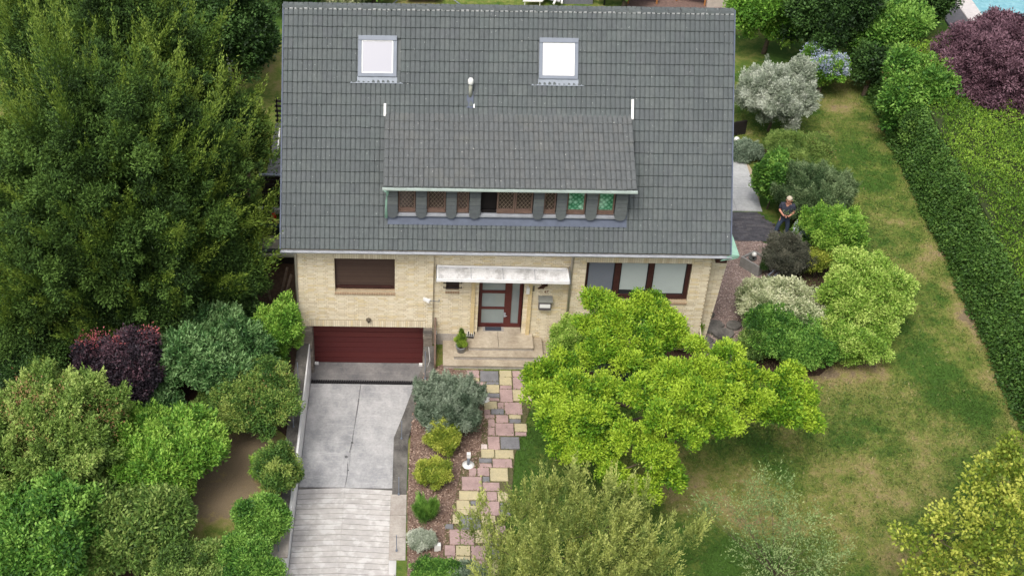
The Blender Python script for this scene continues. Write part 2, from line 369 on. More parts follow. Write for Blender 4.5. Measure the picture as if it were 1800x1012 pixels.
def dryness(X, Y):
    v = np.full(np.shape(X), .15)
    for p, r, a in DRYP: v = v + .55 * a * np.exp(-((X - p[0]) ** 2 + (Y - p[1]) ** 2) / (r * r))
    for sc, am in ((.55, .5), (1.1, .45), (2.1, .4), (3.9, .3)): v = v + am * (vnoise(X + .3 * Y, Y - .3 * X, sc, sc * 10) - .5)
    return v
DRYP = [(np.array(at(*p)), r, a) for p, r, a in DRYS]
def hole_x(y):
    pts = [(-10.6, 3.24), (-4.3, 3.28), (-3.1, 3.5), (-1.7, 3.9), (-.8, 4.15), (.6, 4.15)]
    return float(np.interp(y, [p[0] for p in pts], [p[1] for p in pts]))
def ground():
    X0, X1, Y0, Y1, d = -20., 36., -10.25, 34., .25
    nx = int((X1 - X0) / d) + 1; ny = int((Y1 - Y0) / d) + 1
    xs = X0 + d * np.arange(nx); ys = Y0 + d * np.arange(ny)
    gx, gy = np.meshgrid(xs, ys)
    m = MB(); m.v = [(x, y, 0.) for x, y in zip(gx.ravel(), gy.ravel())]
    for j in range(ny - 1):
        y = ys[j] + d / 2; hx = hole_x(y) if y < .6 else None
        for i in range(nx - 1):
            x = xs[i] + d / 2
            if hx is not None and .12 < x < hx: continue
            if 0.3 < x < 12.4 and 1.2 < y < 7.5: continue
            k = j * nx + i; m.f.append((k, k + 1, k + nx + 1, k + nx))
    dryv = dryness(gx, gy)
    o = m.build('lawn', LAWN, None, org=(0, 0, 0)); o['kind'] = 'structure'
    at_ = o.data.attributes.new('dry', 'FLOAT', 'POINT'); at_.data.foreach_set('value', dryv.ravel().astype(np.float32))
    far = MB(); B = 900.       # the land beyond the garden, out to the horizon
    for a in (((-B, Y1 - .25), (B, Y1 - .25), (B, B), (-B, B)), ((-B, -15), (X0, -15), (X0, Y1), (-B, Y1)), ((X1 - .25, -15), (B, -15), (B, Y1), (X1 - .25, Y1)), ((-B, -B), (B, -B), (B, -22), (-B, -22))):
        far.add([(p[0], p[1], -.02 if a[0][1] > -20 else -.55) for p in a], [(0, 1, 2, 3)])
    o = far.build('far_meadow', LAWN, None, org=(0, 0, 0)); o['kind'] = 'structure'
ground()
def sheet(name, poly, z, mat, kind='structure', pix=True):
    pts = [at(*p) for p in poly] if pix else [Vector((*p, 0)) for p in poly]
    m = MB(); m.add([(p.x, p.y, z) for p in pts], [tuple(range(len(pts)))])
    o = m.build(name, mat, None, org=(pts[0].x, pts[0].y, z)); o['kind'] = kind; return [(p.x, p.y) for p in pts]
def inside(p, poly):
    c = False; n = len(poly)
    for i in range(n):
        a, b = poly[i], poly[i - 1]
        if (a[1] > p[1]) != (b[1] > p[1]) and p[0] < (b[0] - a[0]) * (p[1] - a[1]) / (b[1] - a[1]) + a[0]: c = not c
    return c
PAVE = M('asphalt', (.05, .05, .052), .9, .2, 8, bumps=.4)
m = MB(); m.box(-40, 60, -16, -10.4, -.75, -.6); m.build('pavement', SLAT, None)['kind'] = 'structure'
m = MB(); m.box(-900, 900, -22, -16, -.8, -.72); m.build('road', PAVE, None)['kind'] = 'structure'
P_bed = sheet('mulch_bed', [(745, 655), (778, 640), (800, 650), (850, 650), (868, 760), (830, 880), (800, 1012), (716, 1012), (716, 870), (724, 730)], .012, MULCH)
P_grav = sheet('gravel_area', [(1252, 420), (1335, 424), (1378, 440), (1365, 520), (1330, 600), (1325, 640), (1240, 640), (1225, 560), (1240, 440)], .012, GRAVEL)
P_soil = sheet('planting_soil', [(1325, 270), (1440, 230), (1500, 400), (1560, 560), (1440, 660), (1330, 668), (1330, 600), (1375, 520), (1378, 430), (1400, 400)], .008, SOIL)
P_soil2 = sheet('front_border_soil', [(965, 600), (1240, 600), (1330, 640), (1330, 668), (1200, 690), (1010, 680), (960, 645)], .016, SOIL)
P_soil3 = sheet('left_border_soil', [(-200, 560), (530, 560), (520, 780), (470, 740), (350, 780), (330, 950), (480, 1012), (-200, 1012)], .006, SOIL)
sheet('yard_floor', [(-200, 300), (440, 300), (440, 440), (522, 455), (528, 562), (-200, 562)], .009, SOIL)
def scatter(name, poly, n, size, cols, z=.02, kind='stuff'):
    xs = [p[0] for p in poly]; ys = [p[1] for p in poly]; m, nt, b = base(name + '_material', .9, .2)
    nt.links.new(ramp(nt, rnd(nt), [((i + .5) / len(cols), c) for i, c in enumerate(cols)]), b.inputs['Base Color'])
    mb = MB(); k = 0
    while k < n:
        p = (random.uniform(min(xs), max(xs)), random.uniform(min(ys), max(ys)))
        if not inside(p, poly): continue
        k += 1; a = random.uniform(0, 6.28); s = size * random.uniform(.5, 1.4); c, q = math.cos(a) * s, math.sin(a) * s; h = random.uniform(.2, .7) * s
        mb.add([(p[0] + c, p[1] + q, z), (p[0] - q * .6, p[1] + c * .6, z + h * .4), (p[0] - c, p[1] - q, z), (p[0] + q * .5, p[1] - c * .5, z - .005), (p[0], p[1], z + h)],
               [(0, 1, 4), (1, 2, 4), (2, 3, 4), (3, 0, 4)])
    o = mb.build(name, m, None); o['kind'] = kind
scatter('bark_chips', P_bed, 6500, .035, [lin(96, 74, 62), lin(150, 128, 114), lin(186, 164, 148), lin(78, 60, 52), lin(130, 108, 96)])
scatter('gravel_stones', P_grav, 8000, .028, [lin(150, 128, 122), lin(180, 162, 156), lin(118, 100, 96), lin(160, 140, 130), lin(205, 190, 184)])

# ------------------------------------------------------------ driveway and its walls
def dz(y): return -1.17 if y > -.62 else -1.17 + (-.62 - y) * (.55 / 8.28)
m = MB(); m.box(.3, 4.1, -.36, .5, -1.3, -1.17); fl = m.build('driveway_landing', DRIVE_D, None); fl['kind'] = 'structure'
m = MB(); m.box(.3, 3.95, -.56, -.36, -1.3, -1.235); o = m.build('drain_channel', BLACK, fl)
m = MB()
for i in range(46): x = .33 + i * .075; m.box(x, x + .04, -.55, -.37, -1.235, -1.18)
tag(m.build('drain_grate', BLACK, fl), kind='stuff')
m = MB(); m.hull([(.3, -5.44, -1.4), (1.68, -5.44, -1.4), (1.92, -.56, -1.4), (.3, -.56, -1.4)], [(.3, -5.44, dz(-5.44)), (1.68, -5.44, dz(-5.44)), (1.92, -.56, dz(-.6)), (.3, -.56, dz(-.6))])
dr = m.build('driveway', DRIVE, None); dr['kind'] = 'structure'
m = MB(); m.hull([(1.685, -5.44, -1.4), (3.2, -5.44, -1.4), (4.0, -.56, -1.4), (1.925, -.56, -1.4)], [(1.685, -5.44, dz(-5.44) - .006), (3.2, -5.44, dz(-5.44) - .006), (4.0, -.56, dz(-.6) - .006), (1.925, -.56, dz(-.6) - .006)])
m.build('concrete_slab', DRIVE, dr)
m = MB()         # the crack and its patches down the middle, the rough joint above the slats
pts = [(1.93, -.56), (1.9, -1.3), (1.86, -2.1), (1.8, -3.0), (1.78, -3.5), (1.72, -3.9), (1.69, -4.4), (1.71, -4.9), (1.66, -5.44)]
for a, b in zip(pts, pts[1:]):
    w_ = random.uniform(.003, .014); m.add([(a[0] - w_, a[1], dz(a[1]) + .004), (a[0] + w_, a[1], dz(a[1]) + .004), (b[0] + w_, b[1], dz(b[1]) + .004), (b[0] - w_ * .6, b[1], dz(b[1]) + .004)], [(3, 2, 1, 0)])
for (x, y, s) in ((1.78, -3.45, .05), (1.63, -4.1, .06), (1.72, -4.7, .03)):
    m.add([(x + s * math.cos(t) * random.uniform(.6, 1.2), y + s * math.sin(t), dz(y) + .006) for t in [k * .785 for k in range(8)]], [tuple(range(8))])
m.build('crack', M('crack_filler', lin(96, 96, 98), .9, .3, 20), dr)
DSL = Mpieces('pinkish_concrete_slat', [lin(187, 184, 181), lin(189, 186, 183), lin(185, 182, 179), lin(188, 185, 183)], .9, .2, 5, .3, stain=(lin(208, 207, 205), 3.2, .5, .6))
for k in range(17):
    y1 = -5.5 - k * .213; y0 = y1 - .195
    m = MB(); m.hull([(.3, y0 - .05, -1.4), (1.66, y0 + .03, -1.4), (1.66, y1 + .03, -1.4), (.3, y1 - .05, -1.4)], [(.3, y0 - .05, dz(y0)), (1.66, y0 + .03, dz(y0)), (1.66, y1 + .03, dz(y1) - .006), (.3, y1 - .05, dz(y1) - .006)])
    m.build('concrete_slat', DSL, dr)
    xr = 3.2
    m = MB(); m.hull([(1.664, y0 + .03, -1.4), (xr, y0 - .05, -1.4), (xr, y1 - .05, -1.4), (1.664, y1 + .03, -1.4)], [(1.664, y0 + .03, dz(y0)), (xr, y0 - .05, dz(y0)), (xr, y1 - .05, dz(y1) - .006), (1.664, y1 + .03, dz(y1) - .006)])
    m.build('concrete_slat', DSL, dr)
m = MB(); m.hull([(-.14, -10.4, -.9), (3.45, -10.4, -.9), (3.45, -9.13, -.9), (-.14, -9.13, -.9)], [(-.14, -10.4, -.6), (3.45, -10.4, -.6), (3.45, -9.13, -.615), (-.14, -9.13, -.615)])
m.build('driveway_apron', SLAT, dr)
# bed under the slats (visible in the joints)
m = MB(); m.hull([(.3, -9.13, -1.42), (3.2, -9.13, -1.42), (3.2, -5.45, -1.42), (.3, -5.45, -1.42)], [(.3, -9.13, dz(-9.1) - .035), (3.2, -9.13, dz(-9.1) - .035), (3.2, -5.45, dz(-5.5) - .035), (.3, -5.45, dz(-5.5) - .035)])
m.build('slab_bed', WALL_D, dr)
lw = thing('retaining_wall', 'left driveway retaining wall with white inner face and dark concrete top', 'retaining wall', (.1, -4.4, -1.2))
m = MB(); m.prism([(-.13, -8.87), (.285, -8.87), (.285, 0), (.06, 0), (-.1, -.42)], -1.5, .04); m.build('wall_body', WHITE, lw)
m = MB(); m.prism([(-.14, -8.0), (.2, -8.0), (.25, -.02), (.05, -.02), (-.11, -.42)], .04, .06); m.build('coping', WALL_D, lw)
m = MB(); m.bbox(-.17, .31, -8.93, -8.0, .042, .1); m.build('pier_cap', WALL_L, lw)
m = MB()
for y in (-.75, -1.5, -2.25, -3, -3.75, -4.5, -5.2): m.box(.0, .003, y, y + .001, .05, .06)
rw = thing('retaining_wall', 'right driveway retaining wall bending towards the garage, mossy top and pale lower end', 'retaining wall', (3.4, -4.4, -1.2))
inn = [(3.05, -8.88), (3.08, -6.5), (3.08, -4.24), (3.37, -3.13), (3.7, -1.74), (3.96, -.9), (3.96, 0)]; out_ = [(4.34, 0), (4.34, -.64), (4.14, -1.61), (3.68, -3.8), (3.51, -4.33), (3.49, -6.5), (3.43, -8.88)]
m = MB(); m.prism(inn + out_, -1.5, .0); m.build('wall_body', WHITE, rw)
m = MB(); m.prism([(3.08, -6.5), (3.08, -4.24), (3.37, -3.13), (3.7, -1.74), (3.96, -.9), (3.96, -.01), (4.1, -.01), (4.14, -.7), (3.9, -1.7), (3.66, -3.4), (3.51, -4.33), (3.49, -6.5)], .0, .022); m.build('coping', WALL_D, rw)
m = MB(); m.prism([(4.12, -.01), (4.16, -.7), (3.92, -1.7), (3.68, -3.4), (3.76, -3.5), (4.16, -1.6), (4.36, -.64), (4.36, -.01)], .0, .03); m.build('edging_strip', WALL_D, rw)
for y0, y1 in ((-8.92, -8.12), (-8.1, -7.32), (-7.3, -6.52)):
    m = MB(); m.bbox(3.04, 3.5, y0, y1, .0, .03); m.build('coping_slab', WALL_L, rw)
RODS = [((527, 543), (527, 601), 'left'), ((526, 637), (525, 678), 'left'), ((515, 722), (516, 750), 'left'), ((488, 935), (490, 970), 'left'), ((752, 617), (747, 665), 'right'), ((705, 740), (706, 770), 'right'), ((702, 838), (701, 868), 'right'), ((697, 940), (697, 967), 'right')]
WHERE = ['beside the garage corner on the left driveway wall', 'on the left driveway wall level with the drain', 'half way down the left driveway wall', 'on the left driveway pier at the bottom edge', 'by the drain at the upper end of the right driveway wall', 'at the bend of the right driveway wall', 'where moss ends on the right driveway wall', 'on the right driveway pier at the bottom edge']
for (a, b, side), wh in zip(RODS, WHERE):
    p = at(*b, .05); q = aty(a[0], a[1], p.y)
    o = MB().tube([p, (p.x, p.y, p.z + min(1.1, max(.5, q.z - p.z)))], .014, 6)
    o.tube([(p.x, p.y, .03), (p.x, p.y, .08)], .03, 8)
    tag(o.build('metal_rod', FRAMEGREY, None), 'upright metal rod ' + wh, 'post', 'metal rods on the driveway walls')
KERB = MB(); KERB.box(-20, -.18, -10.42, -10.25, -.7, -.0).box(3.46, 36, -10.42, -10.25, -.7, -.0).box(-.18, -.14, -10.42, -8.9, -.7, -.005).box(3.43, 3.46, -10.42, -8.9, -.7, -.005)
tag(KERB.build('boundary_wall', WALL_D, None), 'low dark concrete boundary wall along the street front', 'wall')

# ------------------------------------------------------------ the house
H = thing('brick_house', 'cream brick house with steep grey tiled roof and a long dormer', 'house', (6.4, 4, 0))
AL = rad(52.7); ca, sa = math.cos(AL), math.sin(AL); EY, EZ = -.45, 4.15
def RF(x, s, h): return (x, EY + s * ca - h * sa, EZ + s * sa + h * ca)
PITCHM = .0833; CW = .2275         # brick course height and module
CH = .0695
def bricks_in(x0, x1, z0, z1, holes):
    res = []; nrow = int(round((z1 - z0) / CH))
    for j in range(nrow):
        z = z0 + j * CH; segs = [(x0, x1)]
        for (a, b, c, d) in holes:
            if z + CH * .6 > c and z + CH * .4 < d:
                segs = [s for q in segs for s in ((q[0], min(q[1], a)), (max(q[0], b), q[1])) if s[1] - s[0] > .02]
        pat = [.25, .25, .125]; off = (j % 2) * .3125 + ((j // 2) % 2) * .0
        x = x0 - off; k = 0
        while x < x1:
            L = pat[k % 3]; k += 1
            for a, b in segs:
                u, v = max(x, a), min(x + L, b)
                if v - u > .03: res.append((u, z, v - u, abs(v - u - L) < 1e-6))
            x += L
    return res
def brick_mesh(L, hh=CH, d=.012):
    m = MB(); j = .009
    m.box(0, L - j, -d, .02, 0, hh - j)
    me = bpy.data.meshes.new('brick'); me.from_pydata(m.v, [], m.f); me.materials.append(BRICK); return me
BR = {.25: brick_mesh(.25), .125: brick_mesh(.125)}
def slab_holes(name, x0, x1, z0, z1, holes, y0, y1, mat):
    xs = sorted({x0, x1, *[h[0] for h in holes], *[h[1] for h in holes]}); zs = sorted({z0, z1, *[h[2] for h in holes], *[h[3] for h in holes]})
    xs = [x for x in xs if x0 <= x <= x1]; zs = [z for z in zs if z0 <= z <= z1]
    m = MB()
    for i in range(len(xs) - 1):
        for k in range(len(zs) - 1):
            cx, cz = (xs[i] + xs[i + 1]) / 2, (zs[k] + zs[k + 1]) / 2
            if any(h[0] < cx < h[1] and h[2] < cz < h[3] for h in holes): continue
            m.box(xs[i], xs[i + 1], y0, y1, zs[k], zs[k + 1])
    return m.build(name, mat, H)
nbr = 0
def brick_wall(x0, x1, z0, z1, holes, y, soldiers, n_parts):
    wl = slab_holes('wall', x0, x1, z0, z1, holes, y, y + .3, MORTAR)
    ex = holes + [(s[0], s[1], s[2], s[2] + .25) for s in soldiers]
    bl = bricks_in(x0, x1, z0, z1, ex)
    # courses are laid from the ground; the nearest (highest) ones are parts
    bl.sort(key=lambda b: -b[1])
    rest = MB(); c = 0; bd = []
    for (x, z, L, whole) in bl:
        dd = random.uniform(.008, .014)
        if whole and c < n_parts and min(abs(L - .25), abs(L - .125)) < 1e-6:
            inst('brick', BR[.25 if L > .2 else .125], (x, y, z), wl); c += 1
        else: rest.box(x, x + L - .009, y - dd, y + .02, z, z + CH - .009)
    for (a, b, z) in soldiers:
        n = int(round((b - a) / .0695)); p = (b - a) / n
        for i in range(n): rest.box(a + i * p, a + (i + 1) * p - .009, y - random.uniform(.01, .016), y + .02, z + .005, z + .241)
    tag(rest.build('brick_courses', BRICK, wl), kind='stuff')
    return wl
GX0, GX1 = .37, 3.94
WZ = 3.98
brick_wall(0, 4.22, .79, WZ, [(1.16, 3.02, 2.2, 3.49)], 0, [(1.14, 3.05, 3.49), (.3, 3.99, .79)], 120)
DX0, DX1 = 5.66, 7.06
brick_wall(4.22, 8.46, .0, WZ, [(DX0, DX1, .0, 2.62), (4.62, 5.03, 2.2, 2.66)], .13, [], 100)
brick_wall(8.46, 12.74, .0, WZ, [(8.92, 12.16, 1.98, 3.46)], 0, [(8.9, 12.2, 3.47)], 80)
# window sill bricks set on edge
def sill(x0, x1, y, z, d=.1):
    m = MB(); n = max(3, int((x1 - x0) / .075)); p = (x1 - x0) / n
    for i in range(n): m.hull([(x0 + i * p, y - .04, z - .12), (x0 + (i + 1) * p - .008, y - .04, z - .12), (x0 + (i + 1) * p - .008, y + d, z - .1), (x0 + i * p, y + d, z - .1)],
                              [(x0 + i * p, y - .04, z - .05), (x0 + (i + 1) * p - .008, y - .04, z - .05), (x0 + (i + 1) * p - .008, y + d, z), (x0 + i * p, y + d, z)])
    tag(m.build('window_sill', M('sill_brick_' + str(round(x0)), lin(160, 138, 112), .85, .15, 14), H), kind='stuff')
sill(1.14, 3.04, 0, 2.22, .16); sill(4.6, 5.05, .13, 2.22, .1); sill(8.9, 12.18, 0, 2.0, .1)
# stone jambs of the garage
def quoins(x0, x1, name='stone_jamb'):
    m = MB(); m.box(x0 + .02, x1 - .02, .01, .32, -1.25, .785); j = m.build(name, MORTAR, H); q = MB(); z = -1.2
    while z < .74:
        h = min(random.uniform(.09, .17), .785 - z)
        a = random.uniform(-.02, .02)
        b = MB(); b.bbox(x0 + (a if x0 > 1 else 0), x1 + (a if x0 < 1 else 0), -.02 - random.uniform(0, .02), .3, z, z + h - .012, .008); b.build('stone', QUOIN, j); z += h
quoins(.0, GX0); quoins(GX1, 4.22)
m = MB(); m.box(4.2, 4.24, .02, .4, -1.2, .0); m.build('jamb_return', MORTAR, H)
# rest of the shell: gables, back wall, soffit
sh = MB(); sh.box(12.46, 12.735, .3, 7.9, -.2, 4.1).box(.02, .3, .3, 7.9, -1.2, 4.1).box(.02, 12.735, 7.6, 7.9, -.2, 4.1)
for x0, x1 in ((.02, .3), (12.46, 12.735)):
    sh.add([(x0, -.1, 4.1), (x0, 8.1, 4.1), (x0, 4.0, 9.6), (x1, -.1, 4.1), (x1, 8.1, 4.1), (x1, 4.0, 9.6)], [(0, 1, 2), (5, 4, 3), (0, 2, 5, 3), (2, 1, 4, 5), (1, 0, 3, 4)])
sh.build('gable_wall', M('plain_cream_brickwork', lin(205, 188, 150), .9, .12, 8, bumps=.4, fine=14), H)
# tapered wing wall behind the right corner
wt0, wt1 = aty(1277, 463, .45), aty(1247, 548, .45)
m = MB(); m.add([(12.70, .45, -.1), (wt1.x, .45, -.1), (wt0.x + .06, .45, 3.75), (12.70, .45, 3.75), (12.70, .8, -.1), (wt1.x, .8, -.1), (wt0.x + .06, .8, 3.75), (12.70, .8, 3.75)],
                [(0, 1, 2, 3), (7, 6, 5, 4), (1, 5, 6, 2), (0, 3, 7, 4), (3, 2, 6, 7)])
ww = m.build('wing_wall', MORTAR, H); m = MB()
for j in range(54):
    z = -.02 + j * CH; xe = wt1.x + (wt0.x + .06 - wt1.x) * (z + .1) / 3.85; x = 12.755 - (j % 2) * .125
    while x < xe - .04:
        L = min(.25, xe - x + .012); xa = max(x, 12.755); m.box(xa, x + L - .009, .438, .47, z, z + CH - .009); x += .25
tag(m.build('brick_courses', BRICK, ww), kind='stuff')
# roof: deck, tiles, ridge
SL = 4.45 / ca; NROW = 22; G = SL / NROW
m = MB(); m.hull([RF(-.38, 0.02, -.16), RF(13.10, .02, -.16), RF(13.10, SL, -.16), RF(-.38, SL, -.16)], [RF(-.38, .02, -.01), RF(13.10, .02, -.01), RF(13.10, SL, -.01), RF(-.38, SL, -.01)])
roof = m.build('roof', SLATE, H)
m = MB(); m.hull([(-.4, 4.0, EZ + SL * sa - .2), (13.12, 4.0, EZ + SL * sa - .2), (13.12, 8.5, 4.0), (-.4, 8.5, 4.0)], [(-.4, 4.0, EZ + SL * sa), (13.12, 4.0, EZ + SL * sa), (13.12, 8.6, 4.15), (-.4, 8.6, 4.15)])
m.build('rear_roof_slope', TILE, H)
def tile_mesh(wd, ln, mat, hump=.034, name='roof_tile'):
    prof = []
    for h0 in (0, wd / 2):
        for u, z in ((0, -.006), (.012, -.004), (.02, hump * .7), (.05, hump), (.1, hump * .95), (.134, hump * .75), (.143, .0)): prof.append((h0 + u * wd / .3, z))
    prof.append((wd - .001, 0)); n = len(prof); t = .02; m = MB()
    # the lower edge (y=0) rests on the row below: it lies higher than the upper edge
    vs = [(x, .02, z + .042) for x, z in prof] + [(x, ln, z + .004) for x, z in prof] + [(x, .0, z + .02) for x, z in prof] + [(x, .012, z - .004) for x, z in prof]
    fs = [(i, i + 1, n + i + 1, n + i) for i in range(n - 1)] + [(2 * n + i, 2 * n + i + 1, i + 1, i) for i in range(n - 1)] + [(3 * n + i, 3 * n + i + 1, 2 * n + i + 1, 2 * n + i) for i in range(n - 1)]
    m.add(vs, fs); me = bpy.data.meshes.new(name); me.from_pydata(m.v, [], m.f); me.materials.append(mat); return me, m
TM, TMB = tile_mesh(.2945, G + .06, TILE)
SKYL = [(1.85, 3.01), (7.28, 8.45)]; S0, S1 = 5.2, 6.3
def covered(x, s):
    if 2.78 < x and x + .3 < 10.06 and 1.2 < s and s + G < 3.95: return True
    for a, b in SKYL:
        if x + .15 > a and x + .15 < b and s + G * .5 > S0 and s + G * .5 < S1: return True
    return False
cells = []
for j in range(NROW):
    for i in range(46):
        x = -.4 + i * .2939
        if not covered(x, j * G): cells.append((j, x))
cells.sort(key=lambda c: -c[0])      # the top rows lie nearest to the camera
rest = MB()
for n, (j, x) in enumerate(cells):
    p = RF(x + random.uniform(-.003, .003), j * G + random.uniform(-.006, .006), random.uniform(-.002, .003)); rz = random.uniform(-.006, .006)
    if n < 300: inst('roof_tile', TM, p, roof, (AL, 0, rz))
    else:
        k = len(rest.v); c0 = Vector(p)
        for v in TMB.v:
            y, z = v[1], v[2]; rest.v.append((c0.x + v[0] - rz * y, c0.y + y * ca - z * sa, c0.z + y * sa + z * ca))
        rest.f += [tuple(q + k for q in f) for f in TMB.f]
tag(rest.build('roof_tiles', TILE, roof), kind='stuff')
m = MB()
for k in range(5):
    t0 = math.pi * k / 4; m.v += [(0, -.15 * math.cos(t0), .12 * math.sin(t0) ** .8 if math.sin(t0) > .01 else 0)]
m.v += [(.43, v[1] * .74, v[2] * .62 - .015) for v in m.v]; m.f = [(i, i + 1, i + 6, i + 5) for i in range(4)] + [(4, 3, 2, 1, 0), (5, 6, 7, 8, 9)]
rme = bpy.data.meshes.new('ridge_tile'); rme.from_pydata([(x, y, z) for x, y, z in m.v], [], m.f); rme.materials.append(TILE)
for k in range(34):
    inst('ridge_tile', rme, (-.42 + k * .3982, 4.0, EZ + SL * sa - .06 + random.uniform(-.006, .006)), roof, (0, rad(random.uniform(0, .8)), rad(random.uniform(-1, 1))))
m = MB()
for i in range(92): x = -.4 + i * .147 + .03; m.box(x, x + .09, 3.86, 3.95, EZ + SL * sa - .12, EZ + SL * sa - .055 + random.uniform(-.01, .01))
tag(m.build('ridge_mortar', M('ridge_mortar_grey', lin(170, 172, 172), .9, .2, 20), roof), kind='stuff')
m = MB(); m.hull([RF(-.44, 0, -.12), RF(-.4, 0, -.12), RF(-.4, SL, -.12), RF(-.44, SL, -.12)], [RF(-.44, 0, .05), RF(-.4, 0, .05), RF(-.4, SL, .05), RF(-.44, SL, .05)])
m.build('verge_trim', LEAD, roof); m = MB(); m.hull([RF(13.12, 0, -.12), RF(13.16, 0, -.12), RF(13.16, SL, -.12), RF(13.12, SL, -.12)], [RF(13.12, 0, .05), RF(13.16, 0, .05), RF(13.16, SL, .05), RF(13.12, SL, .05)])
m.build('verge_trim', LEAD, roof)
# gutter, downpipes, soffit
m = MB(); n = 7; y0, z0 = EY - .06, EZ - .03; vs = []
for x in (-.42, 13.16):
    for k in range(n): t0 = math.pi * k / (n - 1); vs.append((x, y0 - .065 * math.cos(t0), z0 - .065 * math.sin(t0)))
    for k in range(n): t0 = math.pi * k / (n - 1); vs.append((x, y0 - .058 * math.cos(t0), z0 - .058 * math.sin(t0)))
m.add(vs, [(i, i + 1, 14 + i + 1, 14 + i) for i in range(n - 1)] + [(n + i + 1, n + i, 14 + n + i, 14 + n + i + 1) for i in range(n - 1)])
m.tube([(-.42, y0 - .066, z0), (13.16, y0 - .066, z0)], .012, 6); m.box(-.42, -.41, y0 - .06, y0 + .06, z0 - .06, z0).box(13.15, 13.16, y0 - .06, y0 + .06, z0 - .06, z0)
m.build('gutter', ZINC, H)
m = MB(); m.box(-.38, 13.10, -.36, .35, WZ - .02, WZ + .0); m.box(-.38, 13.10, -.38, -.36, WZ - .02, EZ - .0); m.build('soffit', M('cream_soffit', lin(190, 176, 150), .7, .05), H)
m = MB(); m.box(12.76, 13.10, -.34, .9, 3.76, 3.95); m.build('brown_soffit_board', DARKWOOD, H)
m = MB(); a, b, c = (13.165, EY - .12, EZ - .08), (13.165, EY - .12, EZ - .16), (13.44, -.2, EZ - .22)
m.add([(13.17, EY, EZ + .02), (13.17, EY + .45, EZ + .5), (13.44, EY + .1, EZ - .1), (12.8, EY - .14, EZ - .13), (13.17, EY, EZ - .18), (13.17, EY + .45, EZ - .15), (13.42, EY + .12, EZ - .2)],
      [(0, 1, 2), (0, 2, 3), (3, 2, 6), (3, 6, 4), (1, 5, 6, 2), (4, 6, 5)])
m.build('copper_flashing', PATINA, H)
m = MB(); m.tube([(8.46, -.42, 4.02), (8.46, -.2, 3.85), (8.46, -.06, 3.72), (8.46, -.06, .1)], .04, 8); PIPEM = M('cream_downpipe', lin(186, 178, 164), .5, .08, 4); m.build('downpipe', PIPEM, H, True); m = MB(); m.tube([(.02, -.4, 4.05), (-.02, -.05, 3.75), (-.05, .02, .3)], .042, 8)
m.build('downpipe', PIPEM, H, True)
# skylights
for i, (x0, x1) in enumerate(SKYL):
    m = MB(RF); m.box(x0, x0 + .11, S0, S1, 0, .12).box(x1 - .11, x1, S0, S1, 0, .12).box(x0 + .11, x1 - .11, S0, S0 + .1, 0, .12).box(x0 + .002, x1 - .002, S1 - .02, S1 + .12, 0, .15)
    sk = m.build('skylight', FRAMEGREY, H)
    m = MB(RF); m.box(x0 + .11, x0 + .14, S0 + .1, S1 - .02, .06, .105).box(x1 - .14, x1 - .11, S0 + .1, S1 - .02, .06, .105).box(x0 + .14, x1 - .14, S0 + .1, S0 + .13, .06, .105).box(x0 + .14, x1 - .14, S1 - .05, S1 - .02, .06, .105)
    m.build('sash', WHITEPL, sk)
    m = MB(RF); m.box(x0 + .14, x1 - .14, S0 + .13, S1 - .05, .05, .09); o = m.build('pane', (SKY1, SKY2)[i], sk)
    m = MB(RF); m.box(x0 - .02, x1 + .02, S0 - .2, S0 - .003, .045, .07); m.box(x0 - .22, x0 - .02, S0 - .2, S0 - .16, .04, .06); m.box(x1 + .02, x1 + .2, S0 - .2, S0 - .16, .04, .06)
    pass
    m.build('flashing', M('skylight_flashing', lin(140, 148, 158), .5, .15, 8), sk)
# vent pipe
v0 = Vector(RF(5.23, 4.62, .0)); m = MB(); m.tube([v0 + Vector((0, 0, .0)), v0 + Vector((0, 0, .48))], .055, 10); vp = m.build('vent_pipe', M('vent_grey', lin(150, 152, 140), .7, .1), H, True)
m = MB(); m.lathe(v0 + Vector((0, 0, .46)), [(.075, 0), (.085, .04), (.085, .14), (.06, .19), (.01, .2)], 12); m.build('vent_cap', WHITEPL, vp, True)
m = MB(RF); m.box(5.13, 5.33, 4.3, 4.8, .04, .06); m.build('vent_base', LEAD, vp); m = MB(RF); m.box(5.33, 5.37, 4.3, 4.42, .05, .07); m.build('vent_tag', WHITEPL, vp)
# dormer
DY, DZ = -.3, 6.31; TY, TZ = 2.05, 7.43; DA = math.atan2(TZ - DZ, TY - DY); DL = math.hypot(TZ - DZ, TY - DY); cb, sb = math.cos(DA), math.sin(DA)
def DF(x, s, h): return (x, DY + s * cb - h * sb, DZ + s * sb + h * cb)
m = MB(); m.hull([DF(2.69, .02, -.12), DF(10.08, .02, -.12), DF(10.08, DL + .1, -.12), DF(2.69, DL + .1, -.12)], [DF(2.69, .02, -.01), DF(10.08, .02, -.01), DF(10.08, DL + .1, -.01), DF(2.69, DL + .1, -.01)])
dorm = m.build('dormer', SLATE, H)
G2 = (DL) / 8; TM2, _ = tile_mesh(.296, G2 + .06, TILE2, .044)
for j in range(8):
    for i in range(25):
        inst('roof_tile', TM2, DF(2.68 + i * .2965 + random.uniform(-.004, .004), j * G2 + random.uniform(-.01, .01), random.uniform(-.002, .005)), dorm, (DA, random.uniform(-.01, .01), random.uniform(-.012, .012)))
m = MB()    # cheeks
for x0, x1 in ((2.82, 2.9), (9.9, 9.98)):
    m.add([(x0, .3, 4.95), (x0, .3, 6.42), (x0, 2.0, 7.3), (x1, .3, 4.95), (x1, .3, 6.42), (x1, 2.0, 7.3)], [(0, 1, 2), (5, 4, 3), (0, 3, 4, 1), (1, 4, 5, 2), (2, 5, 3, 0)])
m.build('cheek', SLATE, dorm)
